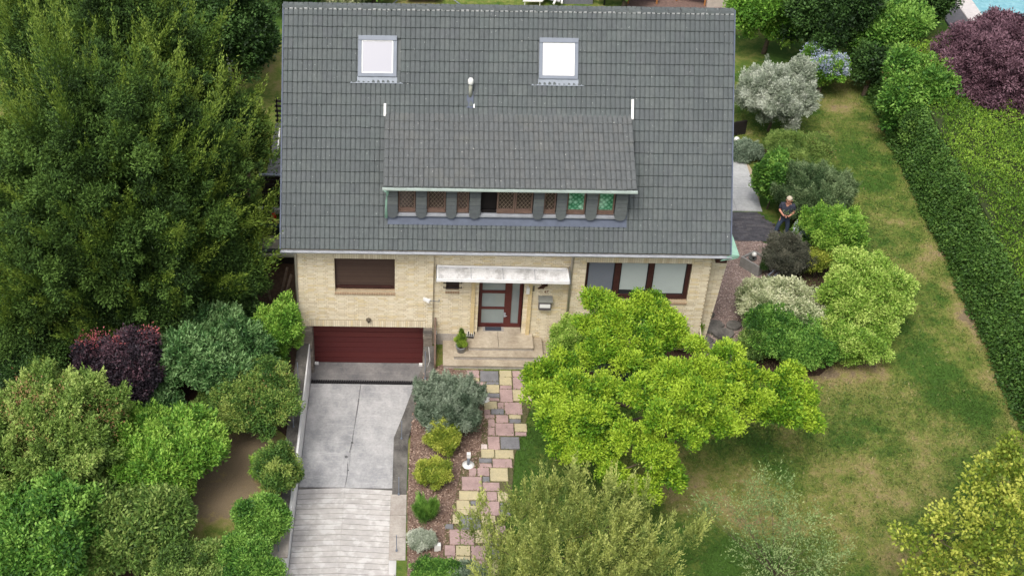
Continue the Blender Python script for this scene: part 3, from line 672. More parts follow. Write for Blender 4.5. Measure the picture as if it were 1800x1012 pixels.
m = MB(); m.box(2.66, 10.12, -.37, -.29, 6.255, 6.315); m.build('dormer_gutter', M('pale_green_gutter', lin(168, 182, 176), .6, .1, 5), dorm)
m = MB(); m.box(2.8, 10.0, -.28, .28, 6.2, 6.26); m.build('dormer_soffit', DARKWOOD, dorm)
for x in (2.64, 10.07): m = MB(RF); m.box(x, x + .07, 4.02, 4.4 if x < 5 else 4.62, .05, .085); m.build('white_flashing', WHITEPL, dorm)
m = MB(RF); m.box(2.8, 9.98, .78, 1.13, .055, .075); m.build('lead_apron', LEAD, dorm)
m = MB(); m.tube([(2.74, -.34, 6.24), (2.8, -.05, 6.0), (2.78, .05, 5.6), (2.76, -.02, 5.05)], .045, 8); m.build('dormer_downpipe', PATINA, dorm, True)
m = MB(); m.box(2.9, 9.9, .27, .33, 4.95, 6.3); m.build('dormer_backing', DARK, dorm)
m = MB(); m.hull([(2.95, .02, 5.08), (9.9, .02, 5.08), (9.9, .27, 5.1), (2.95, .27, 5.1)], [(2.95, .02, 5.14), (9.9, .02, 5.14), (9.9, .27, 5.2), (2.95, .27, 5.2)]); m.build('dormer_sill', ZINC, dorm)
PIL = [(2.8, 3.1), (3.65, 3.96), (4.55, 4.85), (5.24, 5.56), (7.14, 7.44), (7.83, 8.12), (8.71, 9.03), (9.58, 9.92)]
for a, b in PIL:
    m = MB(); n = 8; poly = [(a, 6.25), (a, 5.18)] + [((a + b) / 2 - (b - a) / 2 * math.cos(math.pi * k / n), 5.18 - .14 * math.sin(math.pi * k / n)) for k in range(1, n)] + [(b, 5.18), (b, 6.25)]
    q = len(poly); y_ = -.02; m.add([(x, y_, z) for x, z in poly] + [(x, .26, z) for x, z in poly], [tuple(range(q)), tuple(range(q, 2 * q))[::-1]] + [((i + 1) % q, i, q + i, q + (i + 1) % q) for i in range(q)])
    for k in range(7): z = 5.25 + k * .14; m.box(a - .005, b + .005, y_ - .012, y_ + .002, z, z + .13)
    m.build('slate_pillar', SLATE, dorm)
m_, nt_, b_ = base('green_bottle_glass', .2, .5)
v_ = N(nt_, 'ShaderNodeTexVoronoi'); v_.inputs['Scale'].default_value = 8.5; v_.inputs['Randomness'].default_value = .25
g_ = N(nt_, 'ShaderNodeNewGeometry'); mp_ = N(nt_, 'ShaderNodeMapping'); mp_.inputs['Rotation'].default_value = (0, rad(45), 0); nt_.links.new(g_.outputs['Position'], mp_.inputs[0]); nt_.links.new(mp_.outputs[0], v_.inputs['Vector'])
nt_.links.new(mix(nt_, .6, ramp(nt_, v_.outputs['Color'], [(.2, lin(60, 130, 90)), (.5, lin(110, 175, 140)), (.8, lin(190, 230, 205))]), ramp(nt_, v_.outputs['Distance'], [(.15, lin(150, 205, 175)), (.5, lin(40, 95, 70))])), b_.inputs['Base Color']); GREENGL = m_
LAT = M('leaded_glazing_bar', lin(150, 135, 120), .6, .1)
def dwin(x0, x1, pane, lattice=True, z0=5.26, z1=6.22):
    f = .045; m = MB(); m.box(x0, x0 + f, .1, .2, z0, z1).box(x1 - f, x1, .1, .2, z0, z1).box(x0 + f, x1 - f, .1, .2, z0, z0 + .06).box(x0 + f, x1 - f, .1, .2, z1 - f, z1).box(x0 - .0, x1 + .0, .07, .26, z0 - .06, z0 - .003)
    w_ = m.build('window', BROWNWOOD, dorm); m = MB(); m.box(x0 + f, x1 - f, .15, .17, z0 + .06, z1 - f); m.build('pane', pane, w_)
    if lattice:
        m = MB(); stp = .115; X0, X1, Z0, Z1 = x0 + f, x1 - f, z0 + .06, z1 - f
        for sgn in (1, -1):
            k = -int((Z1 - Z0) / stp) - 2
            while k * stp < (X1 - X0) + (Z1 - Z0):
                pts = []
                # line x = X0 + k*stp + (z-Z0)*0.75  (mirrored for the other diagonal)
                za, zb = Z0, Z1; f_ = lambda z: k * stp + (z - Z0) * .75
                if f_(za) < 0: za = Z0 - k * stp / .75
                if f_(zb) > X1 - X0: zb = Z0 + (X1 - X0 - k * stp) / .75
                if zb - za > .02 and f_(za) <= X1 - X0:
                    a, b = f_(za), f_(zb)
                    if sgn < 0: a, b = (X1 - X0) - a, (X1 - X0) - b
                    m.add([(X0 + a - .006, .146, za), (X0 + a + .006, .146, za), (X0 + b + .006, .146, zb), (X0 + b - .006, .146, zb)] + [(X0 + a, .14, za), (X0 + b, .14, zb)], [(0, 4, 5, 3), (4, 1, 2, 5)])
                k += 1
        m.build('lattice', LAT, w_)
dwin(3.12, 3.63, LEADPANE); dwin(3.98, 4.53, LEADPANE); dwin(4.87, 5.22, LEADPANE)
dwin(6.06, 6.59, LEADPANE); dwin(6.6, 7.12, LEADPANE); dwin(7.46, 7.81, LEADPANE)
dwin(8.14, 8.69, GREENGL, False); dwin(9.05, 9.56, GREENGL, False)
m = MB(); m.box(5.58, 5.61, .1, .2, 5.26, 6.22).box(5.61, 6.05, .1, .2, 5.2, 5.25).box(5.61, 6.05, .24, .26, 5.26, 6.2); m.build('open_window', DARK, dorm)
# roller shutter window
m = MB(); m.box(1.16, 3.02, .15, .2, 2.2, 3.49); sw = m.build('shutter', DARKWOOD, H)
for k in range(28):
    z = 2.36 + k * .04; m = MB(); m.hull([(1.19, .142, z), (2.99, .142, z), (2.99, .15, z), (1.19, .15, z)], [(1.19, .13, z + .033), (2.99, .13, z + .033), (2.99, .15, z + .033), (1.19, .15, z + .033)])
    m.build('shutter_slat', SHUTTER, sw)
m = MB(); m.box(1.3, 2.9, .08, .14, 2.3, 2.34); m.build('shutter_rail', DARKWOOD, sw)
# small grilled window
m = MB(); m.box(4.62, 5.03, .2, .25, 2.2, 2.66); tw = m.build('window', DARKWOOD, H); m = MB(); m.box(4.67, 4.98, .18, .198, 2.26, 2.62); m.build('pane', LEADPANE, tw)
for z in (2.36, 2.53): m = MB(); m.tube([(4.53, .06, z), (5.12, .06, z)], .013, 6); m.tube([(4.55, .06, z), (4.55, .14, z)], .01, 5); m.tube([(5.1, .06, z), (5.1, .14, z)], .01, 5); m.build('grille_bar', BLACK, tw)
# three-part window
x0, x1, z0, z1 = 8.92, 12.16, 1.98, 3.46
m = MB(); m.box(x0, x0 + .07, .1, .2, z0, z1).box(x1 - .12, x1, .1, .2, z0, z1).box(x0 + .07, x1 - .12, .1, .2, z0, z0 + .16).box(x0 + .07, x1 - .12, .1, .2, z1 - .04, z1)
mull = [(9.82, 10.0), (10.86, 11.02)]
for a, b in mull: m.box(a, b, .095, .198, z0 + .16, z1 - .04)
m.box(x0 + .07, x1 - .12, .06, .1, z0 + .08, z0 + .1)
bw = m.build('window', DARKWOOD, H)
for (a, b), mt in zip(((x0 + .07, 9.82), (10.0, 10.86), (11.02, x1 - .12)), (BLIND_D, BLIND, BLIND)):
    m = MB(); m.box(a, b, .16, .19, z0 + .16, z1 - .04); m.build('pane', shiny('window_glass_dark', (.03, .03, .035)), bw)
    m = MB(); m.box(a + .03, b - .03, .14, .155, z0 + (.34 if mt is BLIND and a < 10.5 else .22), z1 - .05); m.build('roller_blind', mt, bw)
# garage door
m = MB(); m.box(GX0 - .05, GX1 + .05, .52, .56, -1.2, .85); gd = m.build('garage_door', DARKWOOD, H); n = 9; hh = 2.0 / n
for k in range(n):
    z = -1.165 + k * hh; m = MB(); m.hull([(GX0, .5, z), (GX1, .5, z), (GX1, .52, z), (GX0, .52, z)], [(GX0, .488, z + hh - .012), (GX1, .488, z + hh - .012), (GX1, .52, z + hh - .012), (GX0, .52, z + hh - .012)]); m.build('plank', MAROON, gd)
m = MB(); m.box(GX0 - .06, GX0, .3, .5, -1.2, .8).box(GX1, GX1 + .06, .3, .5, -1.2, .8).box(GX0, GX1, .3, .55, .795, .84); m.build('garage_reveal', QUOIN, H)
for x in (GX0 + .06, GX1 - .06):
    m = MB(); m.bbox(x - .07, x + .07, .36, .44, -1.17, -1.08, .02); tag(m.build('white_stone', WHITEPL, None), 'small white block by the %s foot of the garage door' % ('left' if x < 2 else 'right'), 'block', 'white blocks at the garage door')
# front door
m = MB(); m.box(DX0, DX0 + .12, .42, .5, .5, 2.6).box(6.5, 6.72, .42, .5, .5, 2.6).box(DX1 - .1, DX1, .42, .5, .5, 2.6).box(DX0 + .12, 6.5, .42, .5, .5, .64).box(6.72, DX1 - .1, .42, .5, .5, .64).box(DX0 + .12, 6.5, .42, .5, 1.24, 1.31).box(DX0 + .12, 6.5, .42, .5, 1.88, 1.98).box(DX0 + .12, 6.5, .42, .5, 2.5, 2.6).box(6.72, DX1 - .1, .42, .5, 2.5, 2.6)
REDW = M('mahogany_frame', lin(84, 36, 34), .4, .15, 8, .5)
fd = m.build('front_door', REDW, H)
for a, b, c, d in ((DX0 + .12, 6.5, .64, 1.24), (DX0 + .12, 6.5, 1.31, 1.88), (DX0 + .12, 6.5, 1.98, 2.5), (6.72, DX1 - .1, .64, 2.5)):
    m = MB(); m.box(a, b, .46, .48, c, d); m.build('pane', PANE, fd)
m = MB(); m.tube([(6.53, .4, 1.0), (6.53, .36, 1.0), (6.6, .35, 1.02)], .014, 6); m.box(6.5, 6.56, .405, .418, .92, 1.1); m.build('handle', ZINC, fd)
m = MB(); m.box(DX0 - .02, DX0, .13, .5, .45, 2.62).box(DX1, DX1 + .02, .13, .5, .45, 2.62).box(DX0, DX1, .13, .5, 2.62, 2.66); m.build('door_reveal', BRICK, H)
# pilasters beside the door
for x in (5.42, 7.2):
    m = MB()
    for k in range(31): z = .5 + k * CH; m.box(x, x + .115, .04, .13, z, z + CH - .009)
    m.box(x + .01, x + .105, .05, .129, .5, 2.68); m.build('pilaster', M('yellow_trim_brick_%d' % int(x), lin(206, 186, 142), .85, .1, 10), H)
# canopy slab
cn = MB(); cn.hull([(4.36, -.5, 3.06), (8.33, -.5, 3.02), (8.33, .12, 3.02), (4.36, .12, 3.06)], [(4.36, -.5, 3.14), (8.33, -.5, 3.1), (8.33, .12, 3.12), (4.36, .12, 3.16)])
m_ = concrete('stained_white_canopy', lin(168, 168, 168), lin(216, 217, 218), 2.6, .36, .54)
cano = cn.build('canopy', m_, H)
m = MB(); m.tube([(4.33, .07, 3.2), (5.2, .075, 3.18), (6.3, .07, 3.185), (7.4, .075, 3.16), (8.32, .07, 3.15)], .035, 8); m.hull([(4.3, -.53, 3.05), (8.37, -.53, 3.01), (8.37, -.5, 3.01), (4.3, -.5, 3.05)], [(4.3, -.53, 3.155), (8.37, -.53, 3.115), (8.37, -.5, 3.115), (4.3, -.5, 3.155)])
m.hull([(8.33, -.5, 3.02), (8.37, -.5, 3.02), (8.37, .1, 3.02), (8.33, .1, 3.02)], [(8.33, -.5, 3.12), (8.37, -.5, 3.12), (8.37, .1, 3.14), (8.33, .1, 3.14)]).hull([(4.32, -.5, 3.06), (4.36, -.5, 3.06), (4.36, .1, 3.06), (4.32, .1, 3.06)], [(4.32, -.5, 3.16), (4.36, -.5, 3.16), (4.36, .1, 3.18), (4.32, .1, 3.18)])
m.build('canopy_rim', WHITE, cano)
for x in (5.36, 6.34, 7.32):
    zf = 3.142 - (x - 4.36) * .01; m = MB(); m.hull([(x, -.49, zf - .01), (x + .012, -.49, zf - .01), (x + .012, .1, zf + .01), (x, .1, zf + .01)], [(x, -.49, zf + .003), (x + .012, -.49, zf + .003), (x + .012, .1, zf + .022), (x, .1, zf + .022)]); m.build('canopy_joint', FRAMEGREY, cano)
m = MB()
for x in (4.3, 8.4): m.tube([(x, .11, 2.7), (x, -.3, 3.0), (x, -.55, 3.05)], .012, 5); m.tube([(x, .11, 3.2), (x, -.5, 3.08)], .01, 5)
m.build('canopy_bracket', FRAMEGREY, cano)
# plinth
m = MB(); m.box(8.02, 8.4, .105, .128, .0, .45); m.build('plinth', WALL_L, H); m = MB(); m.box(4.26, 5.4, .105, .128, .0, .45); m.build('plinth', WALL_L, H)

# wall-mounted things
o = aty(957, 530, .0)
mbx = thing('mailbox', 'dark grey mailbox with a white label strip right of the front door', 'mailbox', (7.74, .08, 1.62))
m = MB(); m.hull([(7.54, -.08, 1.62), (7.93, -.08, 1.62), (7.93, .12, 1.62), (7.54, .12, 1.62)], [(7.54, -.08, 1.93), (7.93, -.08, 1.93), (7.93, .12, 2.02), (7.54, .12, 2.02)]); m.build('box_body', M('mailbox_grey', lin(92, 88, 92), .5, .08), mbx)
m = MB(); m.box(7.57, 7.9, -.089, -.082, 1.72, 1.86); m.build('label_strip', WHITEPL, mbx)
m = MB(); m.hull([(7.52, -.11, 1.935), (7.97, -.11, 1.935), (7.97, .12, 2.03), (7.52, .12, 2.03)], [(7.52, -.11, 1.955), (7.97, -.11, 1.955), (7.97, .12, 2.05), (7.52, .12, 2.05)]); m.build('lid', M('mailbox_lid', lin(120, 122, 116), .5, .08), mbx)
def text(name, s, size, loc, rot, mat, parent=None, depth_=.006):
    c = bpy.data.curves.new(name, 'FONT'); c.body = s; c.size = size; c.extrude = depth_; c.align_x = 'CENTER'
    o = bpy.data.objects.new(name, c); COL.objects.link(o); me = bpy.data.meshes.new_from_object(o.evaluated_get(bpy.context.evaluated_depsgraph_get())); bpy.data.objects.remove(o)
    me.materials.append(mat); o = bpy.data.objects.new(name, me); COL.objects.link(o); o.rotation_euler = rot
    if parent is not None: o.parent = parent; o.location = Vector(loc) - ORG[parent]
    else: o.location = loc
    return o
tag(text('house_number', '47', .14, (7.76, .11, 2.16), (rad(90), 0, 0), M('bronze_numeral', lin(130, 92, 66), .5, .1)), 'small bronze house number fixed above the mailbox', 'house number')
m = MB(); a = aty(955, 503, .1); m.tube([a + Vector((-.16, 0, -.1)), a + Vector((-.02, -.03, 0)), a + Vector((.1, 0, .1)), a + Vector((.14, 0, .2))], [.015, .06, .05, .01], 7)
for dx, dz_ in ((-.08, .12), (.0, -.12), (.14, .02), (.04, .16)): m.tube([a + Vector((0, -.02, 0)), a + Vector((dx, -.01, dz_))], [.022, .01], 5)
tag(m.build('wall_ornament', M('rusty_iron', lin(70, 44, 30), .7, .2), None, True), 'dark rusty animal shaped ornament on the wall above the mailbox', 'ornament')
dl = thing('door_lamp', 'small white lamp with a grilled intercom panel on the wall right of the door', 'lamp', (7.3, .0, 2.2))
a = aty(928, 508, .08); m = MB(); m.box(a.x - .05, a.x + .05, .0, .12, a.z - .14, a.z + .1); m.build('lamp_body', WHITEPL, dl); m = MB(); m.box(a.x + .09, a.x + .21, .1, .12, a.z - .1, a.z + .1)
dp = m.build('intercom_panel', M('intercom_grey', lin(140, 136, 122), .5, .08), dl); m = MB()
for i in range(3):
    for k in range(3): m.box(a.x + .1 + i * .037, a.x + .122 + i * .037, .092, .1, a.z - .08 + k * .06, a.z - .05 + k * .06)
m.build('button', BLACK, dp)
gl = thing('garage_lamp', 'small dark round lamp fixed above the garage door', 'lamp', (2.15, -.1, 1.0)); a = aty(648, 562, -.05)
m = MB(); m.lathe((a.x, -.08, a.z), [(.01, -.1), (.035, -.08), (.04, -.01), (.075, 0), (.08, .05), (.02, .09)], 10); m.build('lamp_head', M('bronze_lamp', lin(80, 72, 60), .5, .1), gl, True); m = MB(); m.box(a.x - .02, a.x + .02, -.08, 0, a.z, a.z + .04); m.build('bracket', BLACK, gl)
wl2 = thing('wall_light', 'white floodlight on a thin arm at the corner between garage wall and entrance wall', 'lamp', (4.2, -.3, 1.9))
a = aty(755, 528, -.25); b = aty(772, 530, .0); m = MB(); m.tube([a, b], .012, 6); m.tube([b, b + Vector((.0, .13, 0))], .012, 6); m.build('arm', FRAMEGREY, wl2)
m = MB(); m.hull([a + Vector((-.2, -.03, .02)), a + Vector((-.02, -.06, -.06)), a + Vector((.04, .04, -.06)), a + Vector((-.18, .05, .02))], [a + Vector((-.2, -.03, .12)), a + Vector((-.02, -.06, .0)), a + Vector((.04, .04, .02)), a + Vector((-.18, .05, .1))]); m.build('lamp_head', WHITEPL, wl2)
m = MB(); m.box(4.3, 4.37, .09, .13, .42, .55); tag(m.build('wall_socket', WHITEPL, None), 'small white outdoor socket low on the wall left of the steps', 'socket')
# ------------------------------------------------------------ entrance steps and what stands on them
stp = thing('entrance_steps', 'three wide pale stone steps leading to the front door', 'steps', (6.2, -.4, 0))
m = MB(); m.box(4.58, 7.97, -1.07, .12, -.1, .13); m.build('step_riser', WALL_L, stp)
m = MB(); m.bbox(4.56, 8.0, -1.1, .12, .13, .17, .008); m.build('step', STEP, stp)
m = MB(); m.box(4.92, 7.72, -.82, .12, .17, .3); m.build('step_riser', WALL_L, stp); m = MB(); m.bbox(4.9, 7.74, -.85, .12, .3, .34, .008); m.build('step', STEP, stp)
m = MB(); m.box(5.36, 7.41, -.56, .12, .34, .46); m.build('step_riser', WALL_L, stp); m = MB(); m.bbox(5.34, 6.32, -.6, .46, .46, .5, .008); m.build('landing_slab', STEP, stp)
m = MB(); m.bbox(6.33, 7.43, -.6, -.24, .46, .503, .008); m.build('landing_slab', STEP, stp); m = MB(); m.bbox(6.328, 7.43, -.235, .46, .46, .5, .008); m.build('landing_slab', STEP, stp)
dm = thing('doormat', 'dark rubber doormat with a pale border in front of the door', 'doormat', (6.17, .3, .5))
m = MB(); m.box(5.84, 6.52, .2, .415, .502, .514); m.build('mat_border', M('mat_border_grey', lin(150, 146, 140), .9, .1), dm); m = MB(); m.box(5.92, 6.44, .215, .4, .514, .522); m.build('mat_rubber', M('mat_rubber', lin(58, 62, 72), .9, .2), dm)
pt = at(810, 617, .34); pl = thing('potted_conifer', 'small clipped conifer in a round zinc pot on the middle step', 'potted plant', (pt.x, pt.y, .34))
m = MB(); m.lathe((pt.x, pt.y, .345), [(.12, 0), (.16, .2), (.175, .22), (.165, .23), (.15, .2)], 16); m.build('pot', ZINC, pl, True); m = MB(); m.lathe((pt.x, pt.y, .53), [(.14, 0), (.1, .02)], 12); m.build('soil', SOIL, pl)
foliage(pl, [((pt.x, pt.y, .72), (.19, .19, .17)), ((pt.x, pt.y, .92), (.13, .13, .2)), ((pt.x, pt.y, 1.1), (.06, .06, .14))], Mleaf('conifer_leaf', (lin(70, 100, 30), lin(115, 150, 45), lin(160, 185, 70))), rc=.06, leaf=(.035, .015), zmin=.5)
a = at(826, 588, .5); rk = thing('boot_rack', 'small black and white slatted rack lying beside the potted conifer', 'rack', (a.x, a.y, .5))
for k in range(3):
    m = MB(); m.hull([(a.x - .13 + k * .02, a.y - .16 + k * .11, .505), (a.x + .11 + k * .02, a.y - .19 + k * .11, .505), (a.x + .12 + k * .02, a.y - .13 + k * .11, .505), (a.x - .12 + k * .02, a.y - .1 + k * .11, .505)], [(a.x - .13 + k * .02, a.y - .16 + k * .11, .54), (a.x + .11 + k * .02, a.y - .19 + k * .11, .54), (a.x + .12 + k * .02, a.y - .13 + k * .11, .54), (a.x - .12 + k * .02, a.y - .1 + k * .11, .54)]); m.build('slat', BLACK, rk)
for k in range(4): m = MB(); m.tube([(a.x - .1 + k * .065, a.y - .16, .555), (a.x - .07 + k * .065, a.y + .14, .555)], .009, 5); m.build('rail', WHITEPL, rk)
# brown screen beside the garage
m = MB(); m.add([(4.28, .1, -.05), (4.28, -1.15, -.05), (4.28, -1.15, .25), (4.28, -.75, .62), (4.28, .1, 1.12), (4.33, .1, -.05), (4.33, -1.15, -.05), (4.33, -1.15, .25), (4.33, -.75, .62), (4.33, .1, 1.12)],
                [(0, 1, 2, 3, 4), (9, 8, 7, 6, 5), (0, 5, 6, 1), (1, 6, 7, 2), (2, 7, 8, 3), (3, 8, 9, 4), (4, 9, 5, 0)])
tag(m.build('side_screen', M('brown_panel', lin(108, 88, 76), .8, .2, 5), None), 'brown sloping screen panel between the garage and the steps', 'screen')
# ------------------------------------------------------------ front path stones
pth = MB(); pp = [at(*q) for q in ((822, 652), (932, 652), (938, 700), (918, 760), (905, 800), (900, 860), (870, 1012), (776, 1012), (782, 935), (795, 900), (805, 850), (812, 815), (845, 790), (850, 700))]
pth.add([(p.x, p.y, .02) for p in pp], [tuple(range(len(pp)))]); path = pth.build('garden_path', M('path_joint_moss', lin(92, 88, 62), .95, .3, 10), None, org=(5.5, -4, 0)); path['kind'] = 'structure'
ST = """383,27,443,62,p 383,63,443,80,y 445,30,535,80,g 538,27,597,60,y 538,61,598,98,y 600,30,700,60,p 415,82,473,135,p 475,82,538,95,g 475,96,538,135,y 602,61,660,118,p 540,99,600,117,p 540,119,602,178,p 602,120,692,172,y
465,137,540,157,g 475,159,539,173,p 465,175,527,214,y 529,180,560,210,p 562,179,648,237,p 465,216,495,237,p 497,212,560,237,g 467,239,517,257,p 483,259,517,298,p 520,240,582,277,p 584,240,642,258,y 585,260,642,279,g
483,300,517,338,p 519,279,608,338,p 610,282,670,320,y 612,322,668,338,p 482,342,541,405,p 543,345,635,402,g 450,380,481,402,w 450,404,515,445,y 517,407,607,447,y 440,447,503,468,g 505,449,600,490,p 440,470,503,491,p
392,493,430,533,p 432,493,491,531,p 493,493,580,555,y 358,535,455,600,p 457,535,492,560,g 457,562,540,602,p 345,603,440,645,y 443,605,475,648,y 477,606,528,650,p 333,647,397,690,y 399,650,432,670,g 433,652,540,718,p
332,692,397,717,y 399,672,431,717,y 315,715,347,758,y 349,720,450,785,g 452,721,520,760,y 278,760,318,783,g 300,786,350,858,p 352,787,418,860,p 276,862,328,912,p 330,863,400,912,y 288,915,325,963,p 327,915,400,963,y 327,966,400,1010,g
422,787,500,850,y 402,863,480,930,p 402,933,480,1000,p 482,853,540,930,g 520,765,570,850,p 285,966,325,1010,p 482,933,540,1000,y 530,607,580,655,y 543,658,590,720,g"""
PC = dict(p=[lin(186, 160, 156), lin(172, 148, 146)], y=[lin(198, 186, 150), lin(202, 192, 160)], g=[lin(136, 136, 140), lin(124, 124, 128)], w=[lin(220, 205, 200)] * 2)
PM = {k: concrete('paving_' + dict(p='pink', y='yellow', g='grey', w='pale')[k], mul(v[1], .74), mul(v[0], .92), 2.5, .3, .6, (1, 1, 1)) for k, v in PC.items()}
for s in ST.split():
    x0, y0, x1, y1, k = s.split(','); x0, y0, x1, y1 = [float(q) for q in (x0, y0, x1, y1)]
    f = lambda x, y: at(680 + x / 2.72, 640 + y / 2.72, .05)
    A, B, C_, D_ = f(x0, y1), f(x1, y1), f(x1, y0), f(x0, y0); xa, xb = (A.x + D_.x) / 2, (B.x + C_.x) / 2; ya, yb = A.y, D_.y
    m = MB(); e = .004; h = .05 + random.uniform(-.006, .008)
    m.bbox(xa + e, xb - e, ya + e, yb - e, 0, h, .012); m.build('paving_stone', PM[k], path)
def joint_weeds():
    e = bpy.data.objects.new('tmp', None); ORG[e] = Vector((0, 0, 0)); COL.objects.link(e); X = []; Y = []
    for o in list(path.children):
        v = [o.matrix_world @ Vector(c) for c in o.bound_box]; vx = [q[0] + ORG[path].x for q in o.bound_box]; vy = [q[1] + ORG[path].y for q in o.bound_box]
        for k in range(26):
            t = random.random()
            if random.random() < .5: X.append(min(vx) + t * (max(vx) - min(vx))); Y.append(random.choice((min(vy), max(vy))))
            else: Y.append(min(vy) + t * (max(vy) - min(vy))); X.append(random.choice((min(vx), max(vx))))
    X = np.array(X); Y = np.array(Y); k = vnoise(X, Y, 1.6, 3) > .42; X, Y = X[k], Y[k]; n = len(X); P = np.stack([X, Y, np.full(n, .03)], 1)
    o = quads_obj('joint_weeds', P, unit(np.array([0, 0, .7]) + RNG.normal(0, .6, (n, 3))), unit(np.array([0, 0, 1.]) + RNG.normal(0, .5, (n, 3))), .05 * RNG.uniform(.5, 1.5, n), .03 * RNG.uniform(.5, 1.3, n), RNG.random(n), Mleaf('joint_weed_leaf', (lin(62, 80, 34), lin(96, 108, 54), lin(130, 124, 78))), e)
    o.parent = None; bpy.data.objects.remove(e); o['kind'] = 'stuff'
joint_weeds()
# ------------------------------------------------------------ garden lamps
def mushroom(px, py, label, h=.42, rd=.13):
    p = at(px, py); t = thing('path_lamp', label, 'garden lamp', (p.x, p.y, 0), 'white path lamps in the front bed')
    m = MB(); m.lathe((p.x, p.y, .0), [(rd * 1.35, .02), (rd * 1.35, .05), (.04, .06)], 16); m.build('base_disc', WHITEPL, t, True)
    m = MB(); m.lathe((p.x, p.y, .05), [(.04, 0), (.04, h - .1)], 12); m.build('post', FRAMEGREY, t, True)
    m = MB(); m.box(p.x - .055, p.x + .055, p.y - .055, p.y + .055, h - .06, h + .08); m.build('lamp_head', WHITEPL, t)
mushroom(823, 818, 'white path lamp on a round base disc in the mulch beside the path'); mushroom(850, 702, 'pale path lamp half hidden behind the big blue grey bush', .4, .15)
p = at(769, 966); m = MB(); m.bbox(p.x - .09, p.x + .09, p.y - .06, p.y + .06, .0, .26, .02); tag(m.build('marker_block', WHITEPL, None), 'small white upright block beside the grey cushion plant', 'block')
def globe(px, py, label, r=.1, h=.3, z0=0.):
    p = at(px, py, z0 + h); t = thing('globe_lamp', label, 'garden lamp', (p.x, p.y, z0)); m = MB(); m.lathe((p.x, p.y, z0 + h), [(r * math.sin(math.pi * k / 8) + .001, -r * math.cos(math.pi * k / 8)) for k in range(9)], 14); m.build('globe', WHITEPL, t, True)
    m = MB(); m.tube([(p.x, p.y, z0), (p.x, p.y, z0 + h - r * .8)], .03, 8); m.build('post', BLACK, t, True)
globe(1295, 245, 'white globe lamp beside the roof edge near the silver bush', .11)
# ------------------------------------------------------------ right side: slabs, paviours, trough
Ms = concrete('pale_terrace_slab', lin(172, 174, 176), lin(190, 192, 192), 1.2, .35, .6)
a = [at(1285, 275), at(1312, 275), at(1337, 372), at(1280, 372)]
m = MB(); m.add([(13.5, a[0].y, .01), (a[1].x - .1, a[1].y, .01), (a[1].x + .12, a[1].y - 1.6, .01), (a[2].x, a[2].y, .01), (13.5, a[2].y, .01)], [(0, 4, 3, 2, 1)]); tr = m.build('side_terrace', MORTAR, None, org=(15, 9, 0)); tr['kind'] = 'structure'
for j in range(5):
    for i in range(3):
        y1 = a[0].y - j * .755; y0 = y1 - .745; xr = a[1].x + (a[2].x - a[1].x) * (j + .5) / 5 * .9 + .1; x0 = 13.55 + i * .95; x1 = min(x0 + .94, xr + .12)
        if x1 - x0 > .15: m = MB(); m.bbox(x0, x1, y0, y1, 0, .035, .004); m.build('terrace_slab', Ms, tr)
m = MB(); pv = [(13.5, 5.98), (at(1360, 425).x, 6.0), (at(1372, 408).x, 6.7), (at(1330, 373).x, 7.82), (13.5, 7.82)]; m.add([(x, y, .012) for x, y in pv], [tuple(range(5))]); pav = m.build('paved_strip', SOIL, None, org=(15, 7, 0)); pav['kind'] = 'structure'
PAVM = Mpieces('dark_paviour', [lin(82, 82, 88), lin(94, 94, 100), lin(74, 74, 80), lin(100, 98, 102)], .9, .2, 10, .3)
pm = {}
for key, (lx, ly) in dict(h=(.2, .1), v=(.1, .2)).items():
    q = MB(); q.bbox(0, lx - .006, 0, ly - .006, 0, .045, .006); pm[key] = bpy.data.meshes.new('paviour'); pm[key].from_pydata(q.v, [], q.f); pm[key].materials.append(PAVM)
cnt = 0
for j in range(19):
    for i in range(17):
        y = 5.99 + j * .1; x = 13.7 + i * .2 + (j % 2) * .1
        if inside((x + .1, y + .05), pv) and cnt < 290: inst('paviour', pm['h'], (x, y, 0), pav); cnt += 1
tro = thing('stone_trough', 'square grey stone trough with water bowl on the pink gravel', 'trough', tuple(at(1329, 475)))
q = [at(1302, 451, .4), at(1327, 440, .4), at(1356, 457, .4), at(1336, 463, .4)]
q = [at(1302.5, 451, .42), at(1326, 440, .42), at(1356, 457, .42), at(1338, 465, .42)]
tc = sum(q, Vector()) / 4; TST = M('weathered_trough_stone', lin(140, 140, 138), .9, .15, 6, bumps=.4)
qs = [at(1302.5, 451, .42), at(1326, 440, .42), at(1356, 457, .42), at(1335, 470, .42)]
inn_ = [tc.lerp(p, .82) for p in qs]; m = MB(); k = len(qs)
m.add([(p.x, p.y, 0) for p in qs] + [(p.x, p.y, .42) for p in qs] + [(p.x, p.y, .42) for p in inn_] + [(p.x, p.y, .33) for p in inn_],
      [(i, (i + 1) % 4, 4 + (i + 1) % 4, 4 + i) for i in range(4)] + [(4 + i, 4 + (i + 1) % 4, 8 + (i + 1) % 4, 8 + i) for i in range(4)] + [(8 + i, 8 + (i + 1) % 4, 12 + (i + 1) % 4, 12 + i) for i in range(4)])
m.build('trough_body', TST, tro)
m = MB(); m.add([(p.x, p.y, .35) for p in inn_], [(0, 1, 2, 3)]); m.build('trough_filling', GRAVEL, tro)
p = at(1323, 453, .42); m = MB(); m.lathe((p.x, p.y, .33), [(.1, 0), (.15, .1), (.14, .11), (.09, .03)], 14); m.build('bowl', M('bowl_stone', lin(90, 92, 90), .6, .1), tro, True)
globe(1326, 447, 'white globe lamp standing in the stone trough', .085, .25, .34)
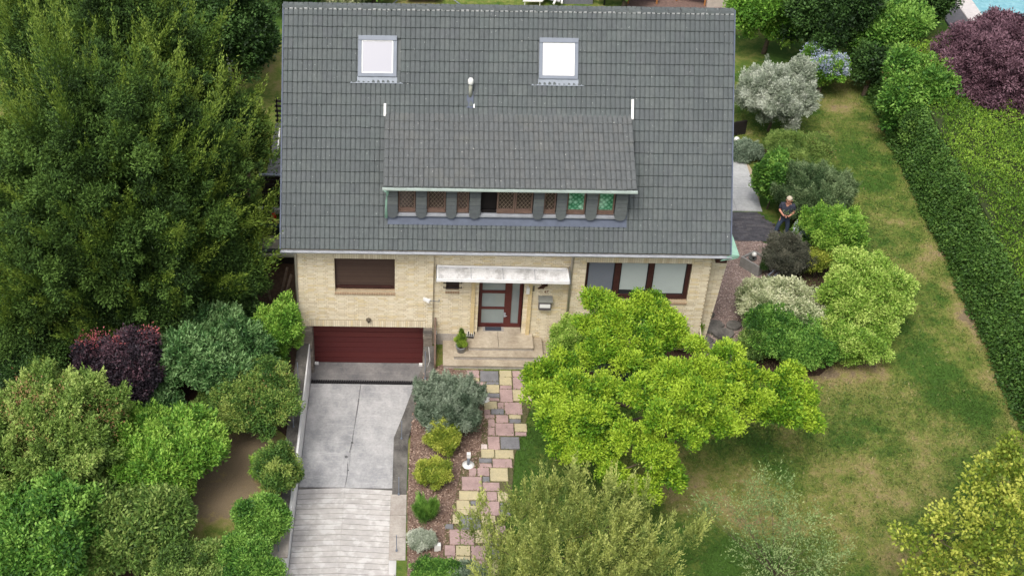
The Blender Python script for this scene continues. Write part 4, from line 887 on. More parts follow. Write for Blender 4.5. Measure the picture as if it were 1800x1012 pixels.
ch = at(1362, 480); gc = thing('metal_trellis', 'small grey metal trellis leaning between trough and variegated shrub', 'trellis', tuple(ch)); m = MB(); m.tube([at(1349, 485, .2), at(1364, 472, .5)], .03, 6); m.tube([at(1364, 472, .5), at(1370, 477, .35)], .03, 6); m.tube([at(1349, 485, .2), at(1358, 487, .1)], .025, 6); m.tube([at(1370, 477, .35), at(1358, 487, .1)], .025, 6); m.build('frame_tube', FRAMEGREY, gc)
m = MB()
for px, py, r in ((1248, 575, .45), (1270, 590, .4), (1235, 600, .35), (1290, 575, .3), (1262, 610, .35), (1240, 555, .3)):
    p = at(px, py); n = 9; q = MB()
    poly = [(p.x + r * random.uniform(.75, 1.1) * math.cos(6.28 * k / n), p.y + r * .8 * random.uniform(.75, 1.1) * math.sin(6.28 * k / n)) for k in range(n)]
    q.bbox; q.prism(poly, 0, random.uniform(.06, .16))
    tag(q.build('flat_rock', WALL_D, None), 'flat grey stone at the right house corner, ' + {1248: 'largest and nearest the brick wall', 1270: 'right of the largest one', 1235: 'nearest the dwarf pine', 1290: 'furthest to the right', 1262: 'lowest of them', 1240: 'smallest one touching the wall foot'}[px], 'rock', 'flat stones by the house corner')
# ------------------------------------------------------------ left side: balcony, shed
bal = thing('timber_balcony', 'dark slatted balcony with black rails on the left side of the house', 'balcony', (-1.3, 9, 0)); DK = M('black_stained_timber', (.02, .016, .016), .7, .3, 6)
p0 = aty(462, 362, 7.3); top = aty(470, 308, 7.3)
for k in range(7):
    z0_ = p0.z + .02 + k * (top.z - p0.z) / 7; m = MB(); m.box(p0.x, -.42, 7.28, 7.32, z0_, z0_ + (top.z - p0.z) / 7 - .025); m.build('board', DK, bal)
m = MB(); m.box(p0.x - .05, -.4, 7.22, 7.36, top.z, top.z + .05); m.build('hand_rail', FRAMEGREY, bal)
m = MB(); m.box(p0.x, -.3, 7.33, 12.6, p0.z - .12, p0.z + .3); m.build('deck_floor', M('grey_deck', lin(86, 88, 90), .8, .2, 5), bal)
m = MB(); m.box(p0.x - .2, -.42, 7.1, 7.3, p0.z - .2, p0.z - .02); m.build('fascia', M('fascia_grey', lin(170, 172, 178), .7, .1), bal)
for k in range(5): m = MB(); m.box(p0.x, -.3, 12.6, 12.64, p0.z + .35 + k * .22, p0.z + .44 + k * .22); m.build('board', DK, bal)
for x, y in ((p0.x + .05, 12.6), (p0.x + .05, 10), (p0.x + .05, 7.35), (-1.2, 12.6)): m = MB(); m.box(x, x + .06, y, y + .06, p0.z - 1.0, top.z + .1); m.build('post', DK, bal)
m = MB(); m.tube([(p0.x + .3, 10.3, p0.z + .5), (p0.x + .32, 11.2, p0.z + .9)], .03, 6); m.build('white_pole', WHITEPL, bal)
a = aty(481, 374, 6.4); b = aty(481, 391, 6.4); kk = thing('closed_parasol', 'closed red parasol standing below the balcony fascia', 'parasol', (a.x, 6.4, b.z - .2)); m = MB(); m.tube([a, a.lerp(b, .4), b], [.05, .11, .04], 8); m.build('cover', M('red_cloth', lin(196, 60, 40), .8, .15), kk, True); m = MB(); m.tube([a + Vector((0, 0, .1)), (a.x, 6.4, 0)], .02, 6); m.build('pole', FRAMEGREY, kk)
m = MB(); c = aty(477, 398, 6.0); m.tube([c + Vector((.26 * math.cos(t), .1 * math.sin(t), .26 * math.sin(t))) for t in [k * math.pi / 8 for k in range(9)]], .05, 6); tag(m.build('hose_reel', M('yellow_hose', lin(190, 190, 110), .6, .1), None, True), 'pale yellow coiled hose arch above the shed roof', 'hose')
shd = thing('lean_to_shed', 'dark lean-to shed with a pale board roof left of the house', 'shed', (-1.3, 5, 0)); RB = Mpieces('weathered_roof_board', [lin(172, 168, 155), lin(150, 146, 134), lin(184, 180, 168), lin(140, 134, 122)], .9, .3, 4, .3)
s0 = aty(447, 447, 4.2); s1 = aty(450, 418, 5.6)
for i in range(6):
    x = s0.x + i * .27; xe = min(x + .26, -.05); m = MB(); m.hull([(x, 4.2, s0.z), (xe, 4.2, s0.z), (xe, 5.7, s1.z), (x, 5.7, s1.z)], [(x, 4.2, s0.z + .04), (xe, 4.2, s0.z + .04), (xe, 5.7, s1.z + .04), (x, 5.7, s1.z + .04)]); m.build('roof_board', RB, shd)
m = MB(); m.box(s0.x, -.42, 4.22, 4.42, s0.z + .05, s0.z + .1); m.build('roof_bar', BLACK, shd); m = MB(); m.box(s0.x - .03, .0, 4.12, 4.19, s0.z - .05, s0.z + .06); m.build('fascia_board', M('pale_board', lin(190, 190, 180), .8, .1), shd)
m = MB(); m.box(s0.x + .05, .0, 4.3, 4.36, 0, s0.z - .05).box(s0.x + .03, s0.x + .08, 4.3, 5.7, 0, s0.z); m.build('wall', DK, shd)
m = MB(); m.box(s0.x, -.42, 5.75, 6.0, .0, s1.z + .35); m.build('rear_panel', M('dark_green_panel', lin(34, 52, 44), .8, .15), shd)
LM = M('old_timber', lin(105, 92, 82), .9, .2, 8)
for (a, b, w_) in (((494, 520), (505, 470), 'rightmost'), ((500, 528), (512, 482), 'middle'), ((476, 528), (470, 500), 'leftmost')):
    pa = at(*a, .05); pb = aty(b[0], b[1], pa.y + .3); m = MB(); m.tube([pa, pb], .045, 4); tag(m.build('timber_plank', LM, None), 'old plank leaning in the dark gap beside the house, %s of three' % w_, 'plank', 'planks leaning beside the house')
pa = at(405, 175, .0); clp = thing('folded_parasol', 'tall folded white parasol standing behind the yew tree', 'parasol', (at(408, 160)).to_tuple())
b = at(408, 160); hh2 = aty(417, 82, b.y); m = MB(); m.tube([b, (b.x, b.y, 1.0)], .03, 6); m.build('pole', FRAMEGREY, clp); m = MB(); m.tube([(b.x, b.y, .9), (b.x, b.y, 1.5), (b.x, b.y, max(2.2, hh2.z))], [.09, .13, .015], 8); m.build('cover', WHITE, clp, True)
# ------------------------------------------------------------ behind the house
def wpt(px, py, z=0): return at(px, py, z)
a = wpt(722, 8); tt = thing('camp_chair', 'dark fabric garden lounger with white tubular frame behind the ridge', 'lounger', tuple(wpt(742, 4)))
c = wpt(742, 4); m = MB(); m.hull([(c.x - .7, c.y - .3, .35), (c.x + .8, c.y - .3, .35), (c.x + 1.2, c.y + 1.2, .35), (c.x - .9, c.y + 1.2, .35)], [(c.x - .7, c.y - .3, .37), (c.x + .8, c.y - .3, .37), (c.x + 1.2, c.y + 1.2, .37), (c.x - .9, c.y + 1.2, .37)]); m.build('fabric', M('dark_navy_fabric', lin(40, 42, 54), .9, .1), tt)
m = MB(); m.tube([(c.x - .7, c.y - .35, .36), (c.x - .9, c.y + 1.2, .4)], .035, 6).tube([(c.x + .8, c.y - .35, .36), (c.x + 1.25, c.y + 1.2, .4)], .035, 6); m.build('frame', WHITEPL, tt)
for x, y in ((-1.5, -.5), (1.9, -.4)): m = MB(); m.tube([(c.x + x, c.y + y, .0), (c.x + x * .55, c.y + y + .6, .36)], .025, 6); m.build('leg', FRAMEGREY, tt)
c = wpt(955, 6); sl = thing('sun_lounger', 'white plastic sun lounger on the back lawn', 'sun lounger', tuple(c))
m = MB(); m.hull([(c.x - 1.0, c.y - .5, .3), (c.x - .1, c.y - .5, .3), (c.x + .7, c.y + 1.0, .3), (c.x - .2, c.y + 1.0, .3)], [(c.x - 1.0, c.y - .5, .36), (c.x - .1, c.y - .5, .36), (c.x + .7, c.y + 1.0, .36), (c.x - .2, c.y + 1.0, .36)]); m.build('lying_surface', WHITEPL, sl)
m = MB(); m.hull([(c.x + .1, c.y - .2, .3), (c.x + .7, c.y - .5, .3), (c.x + .9, c.y - .1, .55), (c.x + .3, c.y + .3, .55)], [(c.x + .1, c.y - .2, .34), (c.x + .7, c.y - .5, .34), (c.x + .9, c.y - .1, .59), (c.x + .3, c.y + .3, .59)]); m.build('back_rest', M('light_grey_mesh', lin(170, 172, 176), .8, .05), sl)
m = MB(); m.tube([(c.x + .4, c.y - .7, .3), (c.x + .6, c.y - .3, .5), (c.x + .85, c.y + .2, .5), (c.x + .8, c.y - .6, .3)], .05, 6); m.build('arm_rest', WHITEPL, sl)
for x, y in ((-.9, -.4), (-.2, -.4), (.5, .8), (-.1, .8)): m = MB(); m.tube([(c.x + x, c.y + y, 0), (c.x + x, c.y + y, .3)], .03, 6); m.build('leg', WHITEPL, sl)
c = wpt(1017, 6); st2 = thing('storage_box', 'dark grey garden storage box behind the ridge', 'storage box', tuple(c)); GB = M('grey_box', lin(110, 112, 120), .8, .08, 6); m = MB(); m.box(c.x - .72, c.x + .65, c.y - .1, c.y + .6, 0, .55); m.build('body', GB, st2); m = MB(); m.bbox(c.x - .74, c.x + .67, c.y - .13, c.y + .62, .55, .6, .02); m.build('lid', GB, st2)
c = wpt(1062, 9); tb = thing('garden_table', 'round green garden table with pale chair behind the ridge', 'table', tuple(c)); m = MB(); m.lathe((c.x, c.y, .45), [(.38, 0), (.38, .04)], 18); m.build('tabletop', M('green_top', lin(110, 150, 130), .6, .1), tb); m = MB(); m.tube([(c.x, c.y, 0), (c.x, c.y, .45)], .04, 8); m.build('leg', BLACK, tb); m = MB(); m.tube([(c.x - .6 + .5 * (1 - math.cos(t)), c.y - .2 + .4 * math.sin(t), .4) for t in [k * .4 for k in range(5)]], .03, 6); m.build('rim', WHITEPL, tb)
WD = Mpieces('orange_bench_wood', [lin(176, 122, 74), lin(160, 106, 62), lin(188, 134, 86)], .7, .15, 8, .2)
def bench(px, py, lab, rz, L=1.5):
    c = wpt(px, py); t = thing('garden_bench', lab, 'bench', tuple(c), 'wooden garden seats behind the house'); cr_, sr = math.cos(rz), math.sin(rz)
    tf = lambda x, y, z: (c.x + x * cr_ - y * sr, c.y + x * sr + y * cr_, z)
    for k in range(5): m = MB(tf); m.box(-L / 2, L / 2, -.25 + k * .1, -.16 + k * .1, .42, .45); m.build('seat_slat', WD, t)
    for k in range(4): m = MB(tf); m.box(-L / 2, L / 2, .27, .3, .5 + k * .1, .58 + k * .1); m.build('back_slat', WD, t)
    for x in (-L / 2 + .05, L / 2 - .12):
        for y in (-.22, .22): m = MB(tf); m.box(x, x + .07, y, y + .06, 0, .42 if y < 0 else .9); m.build('leg', WD, t)
        m = MB(tf); m.box(x - .02, x + .09, -.25, .28, .64, .67); m.build('arm_rest', WD, t)
bench(1128, 4, 'pale orange wooden bench left of the brown paving', .0); bench(1215, 3, 'reddish wooden bench right of the brown paving', -.35)
sheet('rear_paving', [(1105, -30), (1260, -30), (1275, 22), (1100, 22)], .01, M('brown_clinker', lin(112, 92, 84), .9, .3, 9, bumps=.6))
c = wpt(1259, 9); t = thing('stone_planter', 'pale square stone block with slots behind the right end of the ridge', 'planter', tuple(c)); m = MB(); m.box(c.x - .5, c.x + .45, c.y - .3, c.y + .4, 0, .5); m.build('block', M('pale_stone', lin(190, 180, 172), .85, .12, 5), t)
for k in range(3): m = MB(); m.box(c.x - .15, c.x + .15, c.y - .2 + k * .12, c.y - .13 + k * .12, .5, .505); m.build('slot', BLACK, t)
# pool next door
pq = lambda x, y: at(x, y)
m = MB(); m.add([(28.6, 22.2, .02), (40, 22.2, .02), (40, 33, .02), (28.2, 33, .02)], [(0, 1, 2, 3)]); dk = m.build('pool_deck', M('grey_deck_boards', lin(120, 120, 122), .8, .2, 4), None, org=(30, 25, 0)); dk['kind'] = 'structure'
m_, nt_, b_ = base('pool_water', .08, .5); nt_.links.new(ramp(nt_, noise(nt_, 5, 3), [(.3, lin(110, 165, 178)), (.7, lin(140, 190, 198))]), b_.inputs['Base Color']); bump(nt_, b_, noise(nt_, 4, 2), .3, .04)
e0, e1 = at(1735, 60), at(1722, -15); m = MB(); m.add([(e0.x - .3, e0.y - 1.0, .06), (e0.x + 12, e0.y - 1.0, .06), (e1.x + 12, e1.y + 6, .06), (e1.x - .3, e1.y + 6, .06)], [(0, 1, 2, 3)]); o = m.build('pool_water', m_, None, org=(31, 25, 0)); o['kind'] = 'structure'
cpm = M('pool_coping_stone', lin(196, 192, 190), .8, .06, 5)
e0, e1 = at(1716, 45), at(1698, -15); pc = thing('pool_coping', 'pale stone coping strip along the neighbouring pool', 'pool edge', tuple(e0))
for k in range(7): y = e0.y - 1. + k * .95; m = MB(); m.bbox(e0.x - .3, e0.x + .5, y, y + .94, .02, .16, .02); m.build('coping_stone', cpm, pc)
m = MB(); m.box(at(1690, 30).x - .9, e0.x - .32, e0.y - .6, e0.y + 6, .02, .1); m.build('inner_strip', M('dark_pool_strip', lin(88, 88, 92), .8, .2, 5), pc)

a = at(1286, 240); b = at(1310, 236); m = MB(); m.hull([(a.x, a.y, 0), (b.x, b.y, 0), (b.x, b.y + .08, 0), (a.x, a.y + .08, 0)], [(a.x, a.y, .62), (b.x, b.y, .62), (b.x, b.y + .08, .62), (a.x, a.y + .08, .62)])
tag(m.build('wicker_screen', DK, None), 'low dark wicker screen behind the white globe lamp at the roof edge', 'screen')
# ------------------------------------------------------------ the man with the remote control
def skin_obj(name, joints, edges, radii, mat, parent, sub=2, root=0):
    o3 = ORG[parent]; me = bpy.data.meshes.new(name); me.from_pydata([tuple(Vector(j) - o3) for j in joints], edges, []); me.materials.append(mat)
    ob = bpy.data.objects.new(name, me); COL.objects.link(ob); ob.parent = parent; ORG[ob] = o3
    md = ob.modifiers.new('skin', 'SKIN'); md.use_smooth_shade = True
    for i, r in enumerate(radii):
        sv = me.skin_vertices[0].data[i]; sv.radius = (r, r) if not isinstance(r, tuple) else r; sv.use_root = (i == root)
    s = ob.modifiers.new('sub', 'SUBSURF'); s.levels = s.render_levels = sub; return ob
pf = at(1373, 417); man = thing('person', 'man in dark polo shirt and jeans holding a small controller in both hands', 'person', (pf.x, pf.y, 0))
fa = rad(200)     # he faces the camera, a little to the left
def Q(x, y, z): # x: his left, y: forward
    c_, s_ = math.cos(-.25), math.sin(-.25); X, Y = x, -y
    return Vector((pf.x + X * c_ - Y * s_, pf.y + X * s_ + Y * c_, z))
SKIN = M('skin', lin(206, 150, 128), .55, .06, 6); SHIRT = M('navy_polo', lin(58, 62, 76), .85, .12, 14); JEANS = M('blue_jeans', lin(60, 72, 92), .85, .15, 14); HAIR = M('grey_hair', lin(190, 180, 160), .8, .12, 30)
J = [Q(0, 0, .95), Q(0, .0, 1.15), Q(0, .02, 1.36), Q(0, .04, 1.5), Q(0, .09, 1.6), Q(0, .1, 1.7),
     Q(.19, .0, 1.43), Q(.25, .02, 1.16), Q(.1, .27, 1.12), Q(-.19, 0, 1.43), Q(-.25, .02, 1.16), Q(-.1, .27, 1.12),
     Q(.09, 0, .9), Q(.13, .03, .5), Q(.15, -.02, .1), Q(.17, .13, .05), Q(-.09, 0, .9), Q(-.2, .08, .52), Q(-.26, .16, .1), Q(-.29, .3, .05), Q(0, .19, 1.63), Q(0, .08, 1.75)]
E_ = [(0, 1), (1, 2), (2, 3), (3, 4), (4, 5), (2, 6), (6, 7), (7, 8), (2, 9), (9, 10), (10, 11), (0, 12), (12, 13), (13, 14), (14, 15), (0, 16), (16, 17), (17, 18), (18, 19), (5, 21)]
Rr = [.13, .13, .14, .055, .075, .088, .06, .042, .028, .06, .042, .028, .085, .06, .042, .04, .085, .06, .042, .04, .03, .06]
# hands: palm and fingers as short chains
J = list(J)
for sgn, wrist in ((1, 8), (-1, 11)):
    palm = len(J); J.append(Q(sgn * .05, .3, 1.12)); Rr.append(.03); E_.append((wrist, palm))
    for k, ln_ in enumerate((.06, .07, .065, .05)):
        a = len(J); J.append(Q(sgn * .03, .33 - .0, 1.15 - k * .02)); J.append(Q(sgn * (.03 - ln_ * .6), .345, 1.15 - k * .02)); Rr += [.01, .008]; E_ += [(palm, a), (a, a + 1)]
    a = len(J); J.append(Q(sgn * .045, .31, 1.16)); J.append(Q(sgn * .02, .32, 1.175)); Rr += [.012, .01]; E_ += [(palm, a), (a, a + 1)]
J.pop(20) if False else None
E_.append((4, 20))
Rr[20] = .012
body = skin_obj('body', J, E_, Rr, SKIN, man, 2)
skin_obj('polo_shirt', [Q(0, 0, .88), Q(0, 0, 1.08), Q(0, .02, 1.34), Q(0, .03, 1.47), Q(.2, 0, 1.43), Q(.25, .02, 1.22), Q(-.2, 0, 1.43), Q(-.25, .02, 1.22)], [(0, 1), (1, 2), (2, 3), (2, 4), (4, 5), (2, 6), (6, 7)], [(.19, .14), (.19, .15), (.2, .15), .075, .09, .07, .09, .07], SHIRT, man, 2, 1)
skin_obj('jeans', [Q(0, 0, .97), Q(0, 0, .86), Q(.1, 0, .8), Q(.135, .03, .5), Q(.15, -.02, .12), Q(-.1, 0, .8), Q(-.2, .08, .52), Q(-.26, .155, .13)], [(0, 1), (1, 2), (2, 3), (3, 4), (1, 5), (5, 6), (6, 7)], [(.17, .13), (.165, .13), .1, .08, .065, .1, .08, .065], JEANS, man, 2, 1)
for a, b in ((Q(.15, -.05, .045), Q(.18, .2, .04)), (Q(-.25, .12, .045), Q(-.31, .37, .04))): MB().tube([a, a.lerp(b, .5), b], [.05, .055, .035], 8).build('shoe', M('tan_shoe', lin(170, 130, 112), .7, .1), man, True)
hc = Q(0, .07, 1.72); m = MB(); m.lathe(hc, [(.107 * math.cos(t), .1 * math.sin(t)) for t in (-.15, .2, .55, .9, 1.25, 1.5)], 14); m.build('hair', HAIR, man, True)
for sx in (.035, -.035): m = MB(); e_ = Q(sx, .178, 1.665); m.lathe(e_, [(.004, -.008), (.01, 0), (.004, .008)], 6); m.build('eye', BLACK, man)
for sx in (.095, -.095): m = MB(); e_ = Q(sx, .09, 1.65); m.lathe(e_, [(.008, -.03), (.02, 0), (.008, .03)], 6); m.build('ear', SKIN, man)
MB().tube([Q(-.03, .168, 1.585), Q(.03, .168, 1.585)], .006, 5).build('mouth', M('lip', lin(160, 90, 84), .6, .05), man)
rc_ = thing('remote_controller', 'small black remote controller held in the hands of the man', 'controller', tuple(Q(0, .33, 1.11))); m = MB(); a = Q(-.06, .34, 1.12); b = Q(.06, .34, 1.12); m.hull([a + Vector((0, 0, -.03)), b + Vector((0, 0, -.03)), b + Vector((0, .05, -.02)), a + Vector((0, .05, -.02))], [a + Vector((0, 0, .03)), b + Vector((0, 0, .03)), b + Vector((0, .05, .04)), a + Vector((0, .05, .04))]); m.build('housing', BLACK, rc_)

# ------------------------------------------------------------ plants
def ds(c, q=.05):      # the photo's foliage is muted
    g = .3 * c[0] + .6 * c[1] + .1 * c[2]; return tuple(max(.004, x * (1 - q) + g * q) for x in c)
L3 = lambda a, b, c, k=.93: tuple(ds(mul(lin(*x), k)) for x in (a, b, c))
YEWD = Mleaf('inner_yew_needles', L3((36, 60, 20), (62, 94, 32), (92, 124, 46)), rough=.8, trans=.1); YEW = Mleaf('yew_leaf', L3((38, 64, 22), (76, 110, 34), (126, 150, 50), .98)); DARKG = Mleaf('dark_evergreen_leaf', L3((30, 54, 24), (54, 88, 36), (92, 130, 60)))  # YEWD: darker green for the needles inside the yew crowns
MIDG = Mleaf('mid_green_leaf', L3((48, 92, 30), (86, 138, 44), (142, 186, 76))); BRIG = Mleaf('bright_green_leaf', L3((70, 118, 30), (112, 164, 46), (166, 204, 80)))
MAG = Mleaf('magnolia_leaf', L3((60, 108, 10), (114, 162, 20), (174, 204, 44)), trans=.25); LAUR = Mleaf('blue_green_laurel_leaf', L3((46, 84, 40), (84, 130, 66), (138, 176, 110)))
PURP = Mleaf('purple_smoke_leaf', L3((34, 30, 38), (60, 50, 60), (104, 74, 84)), trans=.15); PINKT = Mleaf('pink_tip_leaf', L3((120, 60, 72), (160, 80, 88), (196, 110, 108)))
MAPL = Mleaf('purple_maple_leaf', L3((64, 44, 54), (98, 68, 80), (138, 104, 116)), trans=.2); OLIV = Mleaf('olive_arching_leaf', L3((76, 106, 38), (118, 152, 60), (172, 194, 98)))
DULL = Mleaf('dull_green_leaf', L3((64, 94, 38), (100, 136, 54), (150, 174, 86))); BRWN = Mleaf('brownish_tip_leaf', L3((120, 92, 60), (148, 116, 72), (170, 140, 92)))
LAVE = Mleaf('blue_grey_leaf', L3((80, 102, 78), (118, 140, 114), (162, 178, 154))); YELG = Mleaf('yellow_green_leaf', L3((92, 120, 26), (142, 162, 46), (196, 202, 82)))
WILL = Mleaf('willow_leaf', L3((104, 128, 60), (158, 174, 88), (210, 218, 122)), trans=.35); PALE = Mleaf('pale_sparse_leaf', L3((92, 124, 66), (128, 156, 90), (166, 184, 120)))
SILV = Mleaf('silver_leaf', L3((122, 138, 112), (172, 184, 160), (220, 226, 210))); VARI = Mleaf('variegated_cream_leaf', L3((110, 130, 80), (184, 194, 146), (222, 224, 186)))
GREY = Mleaf('grey_green_leaf', L3((60, 88, 48), (98, 126, 78), (144, 166, 116))); DPUR = Mleaf('dark_mauve_leaf', L3((58, 62, 52), (92, 96, 80), (130, 130, 112)))
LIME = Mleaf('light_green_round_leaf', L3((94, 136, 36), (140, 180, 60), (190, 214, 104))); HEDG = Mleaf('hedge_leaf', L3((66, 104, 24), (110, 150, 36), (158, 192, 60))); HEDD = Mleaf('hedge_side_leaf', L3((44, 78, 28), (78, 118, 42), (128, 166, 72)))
BLUEF = Mleaf('blue_hydrangea_petal', L3((140, 156, 190), (178, 190, 212), (212, 220, 232))); GRASS = Mleaf('grass_blade', L3((70, 104, 38), (120, 134, 66), (172, 162, 112)))
ROSE = Mleaf('rose_leaf', L3((54, 92, 34), (100, 140, 56), (160, 178, 84)))
def tree_blobs(lst): # (px, py, radius px, height, flatness)
    r = []
    for q in lst:
        px, py, rp, z = q[:4]; fl = q[4] if len(q) > 4 else .75
        c = at(px, py, z); R = rp * depth(c) / F; r.append(((c.x, c.y, c.z), (R, R, R * fl)))
    return r
def tree(name, label, cat, base_px, blobs, mat, r0=.12, z0=0., fill=None, **kw):
    b = at(*base_px) if len(base_px) == 2 else Vector(base_px); t = thing(name, label, cat, (b.x, b.y, z0)); foliage(t, blobs, mat, name='crown', **kw)
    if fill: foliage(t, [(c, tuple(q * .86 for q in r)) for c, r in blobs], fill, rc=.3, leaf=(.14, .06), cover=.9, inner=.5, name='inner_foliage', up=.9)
    limbs(t, (b.x, b.y, z0), blobs, r0, 'trunk', .4); return t
# big yew
c, r = solve_box(-45, 70, 460, 640); bl = [((c[0], c[1], c[2]), (r[0] * .9, r[1] * .9, r[2] * .95))]
for q in ((90, 120, 95, 6.5, 1.4), (215, 90, 95, 7.5, 1.5), (312, 130, 76, 6.8, 1.4), (400, 250, 75, 5, 1.4), (60, 300, 90, 4.5, 1.2), (160, 420, 110, 3.5, 1.1), (330, 440, 105, 3.2, 1.2), (60, 520, 95, 2.2, 1), (400, 480, 70, 2.4, 1.1), (240, 530, 100, 2, 1), (60, 600, 60, 1.2, 1), (180, 590, 60, 1.2, 1), (330, 560, 60, 1.4, 1), (415, 400, 45, 3, 1.2), (412, 500, 40, 1.8, 1.2), (270, 280, 120, 6, 1.2)): bl += tree_blobs([q])
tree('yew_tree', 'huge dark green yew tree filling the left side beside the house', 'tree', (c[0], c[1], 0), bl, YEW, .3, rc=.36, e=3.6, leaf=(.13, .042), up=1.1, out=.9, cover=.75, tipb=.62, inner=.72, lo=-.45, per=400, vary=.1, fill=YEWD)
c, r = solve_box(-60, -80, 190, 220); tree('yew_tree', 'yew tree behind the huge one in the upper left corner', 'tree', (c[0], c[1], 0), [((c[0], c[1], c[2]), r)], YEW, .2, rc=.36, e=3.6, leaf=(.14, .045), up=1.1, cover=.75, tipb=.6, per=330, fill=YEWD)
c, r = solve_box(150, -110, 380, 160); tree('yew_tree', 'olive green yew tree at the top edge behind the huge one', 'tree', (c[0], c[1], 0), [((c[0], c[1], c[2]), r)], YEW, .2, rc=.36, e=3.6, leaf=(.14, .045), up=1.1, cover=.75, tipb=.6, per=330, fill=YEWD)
def bg(label, box, mat, name='broadleaf_tree', cat='tree', **kw):
    a = dict(rc=.36, leaf=(.17, .09), cover=.9, blobs_n=6, trunk=.1, tn='trunk'); a.update(kw); return shrub(name, label, box, mat, cat, **a)
bg('dark laurel tree between the yew and the back lawn', (340, -60, 470, 200), DARKG); bg('rounded mid green bush beside the left roof edge', (402, 18, 478, 118), LAUR, 'round_bush', 'shrub', rc=.22, leaf=(.1, .05), trunk=.05, tn='stem')
bg('dark tree with a black green crown touching the ridge left end', (440, -100, 560, 22), DARKG); bg('pale flowering bush just behind the left end of the ridge', (555, -40, 640, 14), VARI, 'flowering_bush', 'shrub'); bg('dark green bush behind the ridge near its left end', (620, -60, 690, 10), MIDG, 'green_bush', 'shrub')
bg('dark green bush behind the ridge beside the round table', (1072, -60, 1125, 16), MIDG, 'green_bush', 'shrub')
bg('bright green leafy tree right of the roof ridge', (1288, -70, 1425, 100), BRIG); bg('large dark tree behind the blue hydrangea', (1385, -70, 1545, 140), DARKG, ryk=.7)
bg('light green broadleaf tree between the dark tree and the box cone', (1478, -20, 1632, 130), MIDG, leaf=(.2, .1)); bg('dense dark green cypress bush beside the pool', (1560, -60, 1682, 78), DARKG, 'cypress_bush', 'shrub', e=1.8, up=1.2)
bg('reddish tipped shrub above the start of the hedge', (1535, 85, 1665, 250), MIDG, 'photinia_shrub', 'shrub', rc=.28, extra=lambda t, b: foliage(t, b[:2], BRWN, rc=.5, leaf=(.12, .05), cover=.8, per=26, name='copper_shoots'))
bg('dark shrub in the gap between dark tree and hedge start', (1500, 60, 1560, 170), DARKG, 'dark_shrub', 'shrub')
tree('purple_maple', 'big round purple leaved maple overhanging the hedge', 'tree', (1760, 190), tree_blobs([(1735, 120, 95, 2.8, .7), (1795, 85, 62, 3.2, .7), (1690, 140, 60, 2.4, .6), (1790, 180, 75, 2.2, .6), (1860, 110, 95, 3.2, .7), (1722, 62, 44, 3, .6), (1765, 50, 40, 3.2, .6), (1760, 215, 40, 1.8, .6)]), MAPL, .12, rc=.27, leaf=(.15, .06), cover=1.0, up=.8, droop=.35, vary=.16)
bg('silver leaved rounded tree right of the roof', (1303, 102, 1420, 238), SILV, 'silver_bush', 'shrub', rc=.2, leaf=(.11, .035), e=1.5, trunk=.06, tn='stem')
def flowers(mat, nm='flower_heads', k=.35, rc=.09, lf=(.05, .05)): return lambda t, b: foliage(t, b, mat, rc=rc, leaf=lf, cover=k, name=nm, lo=-.1, inner=.96, per=16, up=1)
bg('blue hydrangea bush in front of the large dark tree', (1408, 80, 1482, 170), BRIG, 'hydrangea_bush', 'shrub', rc=.2, leaf=(.12, .07), extra=flowers(BLUEF, k=.8, rc=.1, lf=(.07, .07)))
# hedge along the right border
hd = thing('clipped_hedge', 'long wide clipped green hedge running down the right border', 'hedge', (23.5, 5, 0))
def hedge():
    yb0, yb1 = -10., 16.8; n1, n2 = 50000, 110000
    f = lambda y: np.interp(y, [-10, -3, 4, 10, 16, 17], [21.95, 22.05, 22.3, 22.35, 22.45, 22.6])
    y = RNG.uniform(yb0, yb1, n1); v = RNG.random(n1); wob = .06 * np.sin(y * 1.3) + .05 * np.sin(y * 5.3 + v * 4) + .06 * np.cos(v * 9 + y * 1.3)
    x = f(y) + .55 * v ** 1.3 + wob * .8; z = v * 2.35
    P = np.stack([x, y, z], 1) + RNG.normal(0, .06, (n1, 3)); D = unit(np.array([-.7, -.3, .15]) + RNG.normal(0, .6, (n1, 3))); Nn = unit(np.array([-.7, -.2, .7]) + RNG.normal(0, .5, (n1, 3)))
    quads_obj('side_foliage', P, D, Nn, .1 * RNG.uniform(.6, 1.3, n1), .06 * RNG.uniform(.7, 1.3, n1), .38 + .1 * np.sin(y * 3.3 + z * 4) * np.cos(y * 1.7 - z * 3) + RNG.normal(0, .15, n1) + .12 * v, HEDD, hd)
    y = RNG.uniform(yb0, yb1, n2); u = RNG.random(n2); x = f(y) + .6 + 7.5 * u
    z = 2.4 + .07 * np.sin(x * 3 + y) + .07 * np.cos(y * 2.3 - x * 2) + .05 * np.sin(x * 9) * np.cos(y * 8) - .25 * np.exp(-u * 7.5 / .25)
    P = np.stack([x, y, z], 1) + RNG.normal(0, .035, (n2, 3)); D = unit(np.array([-.1, -.2, .75]) + RNG.normal(0, .5, (n2, 3))); Nn = unit(np.array([-.1, -.5, .7]) + RNG.normal(0, .5, (n2, 3)))
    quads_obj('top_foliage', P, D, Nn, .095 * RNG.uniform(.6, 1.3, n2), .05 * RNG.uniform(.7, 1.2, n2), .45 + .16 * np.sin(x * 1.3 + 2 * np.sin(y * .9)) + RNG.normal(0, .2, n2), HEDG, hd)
    m = MB(); ys = [-10, -3, 4, 10, 16, 16.9]; 
    for a, b in zip(ys, ys[1:]): xa, xb = float(f(a)), float(f(b)); m.hull([(xa + .25, a, 0), (xa + 8, a, 0), (xb + 8, b, 0), (xb + .25, b, 0)], [(xa + .7, a, 2.25), (xa + 8, a, 2.25), (xb + 8, b, 2.25), (xb + .7, b, 2.25)])
    m.build('inner_box', M('hedge_inside', (.035, .05, .015), .95, .4, 9), hd)  # solid dark box filling the hedge behind its leaves
hedge()
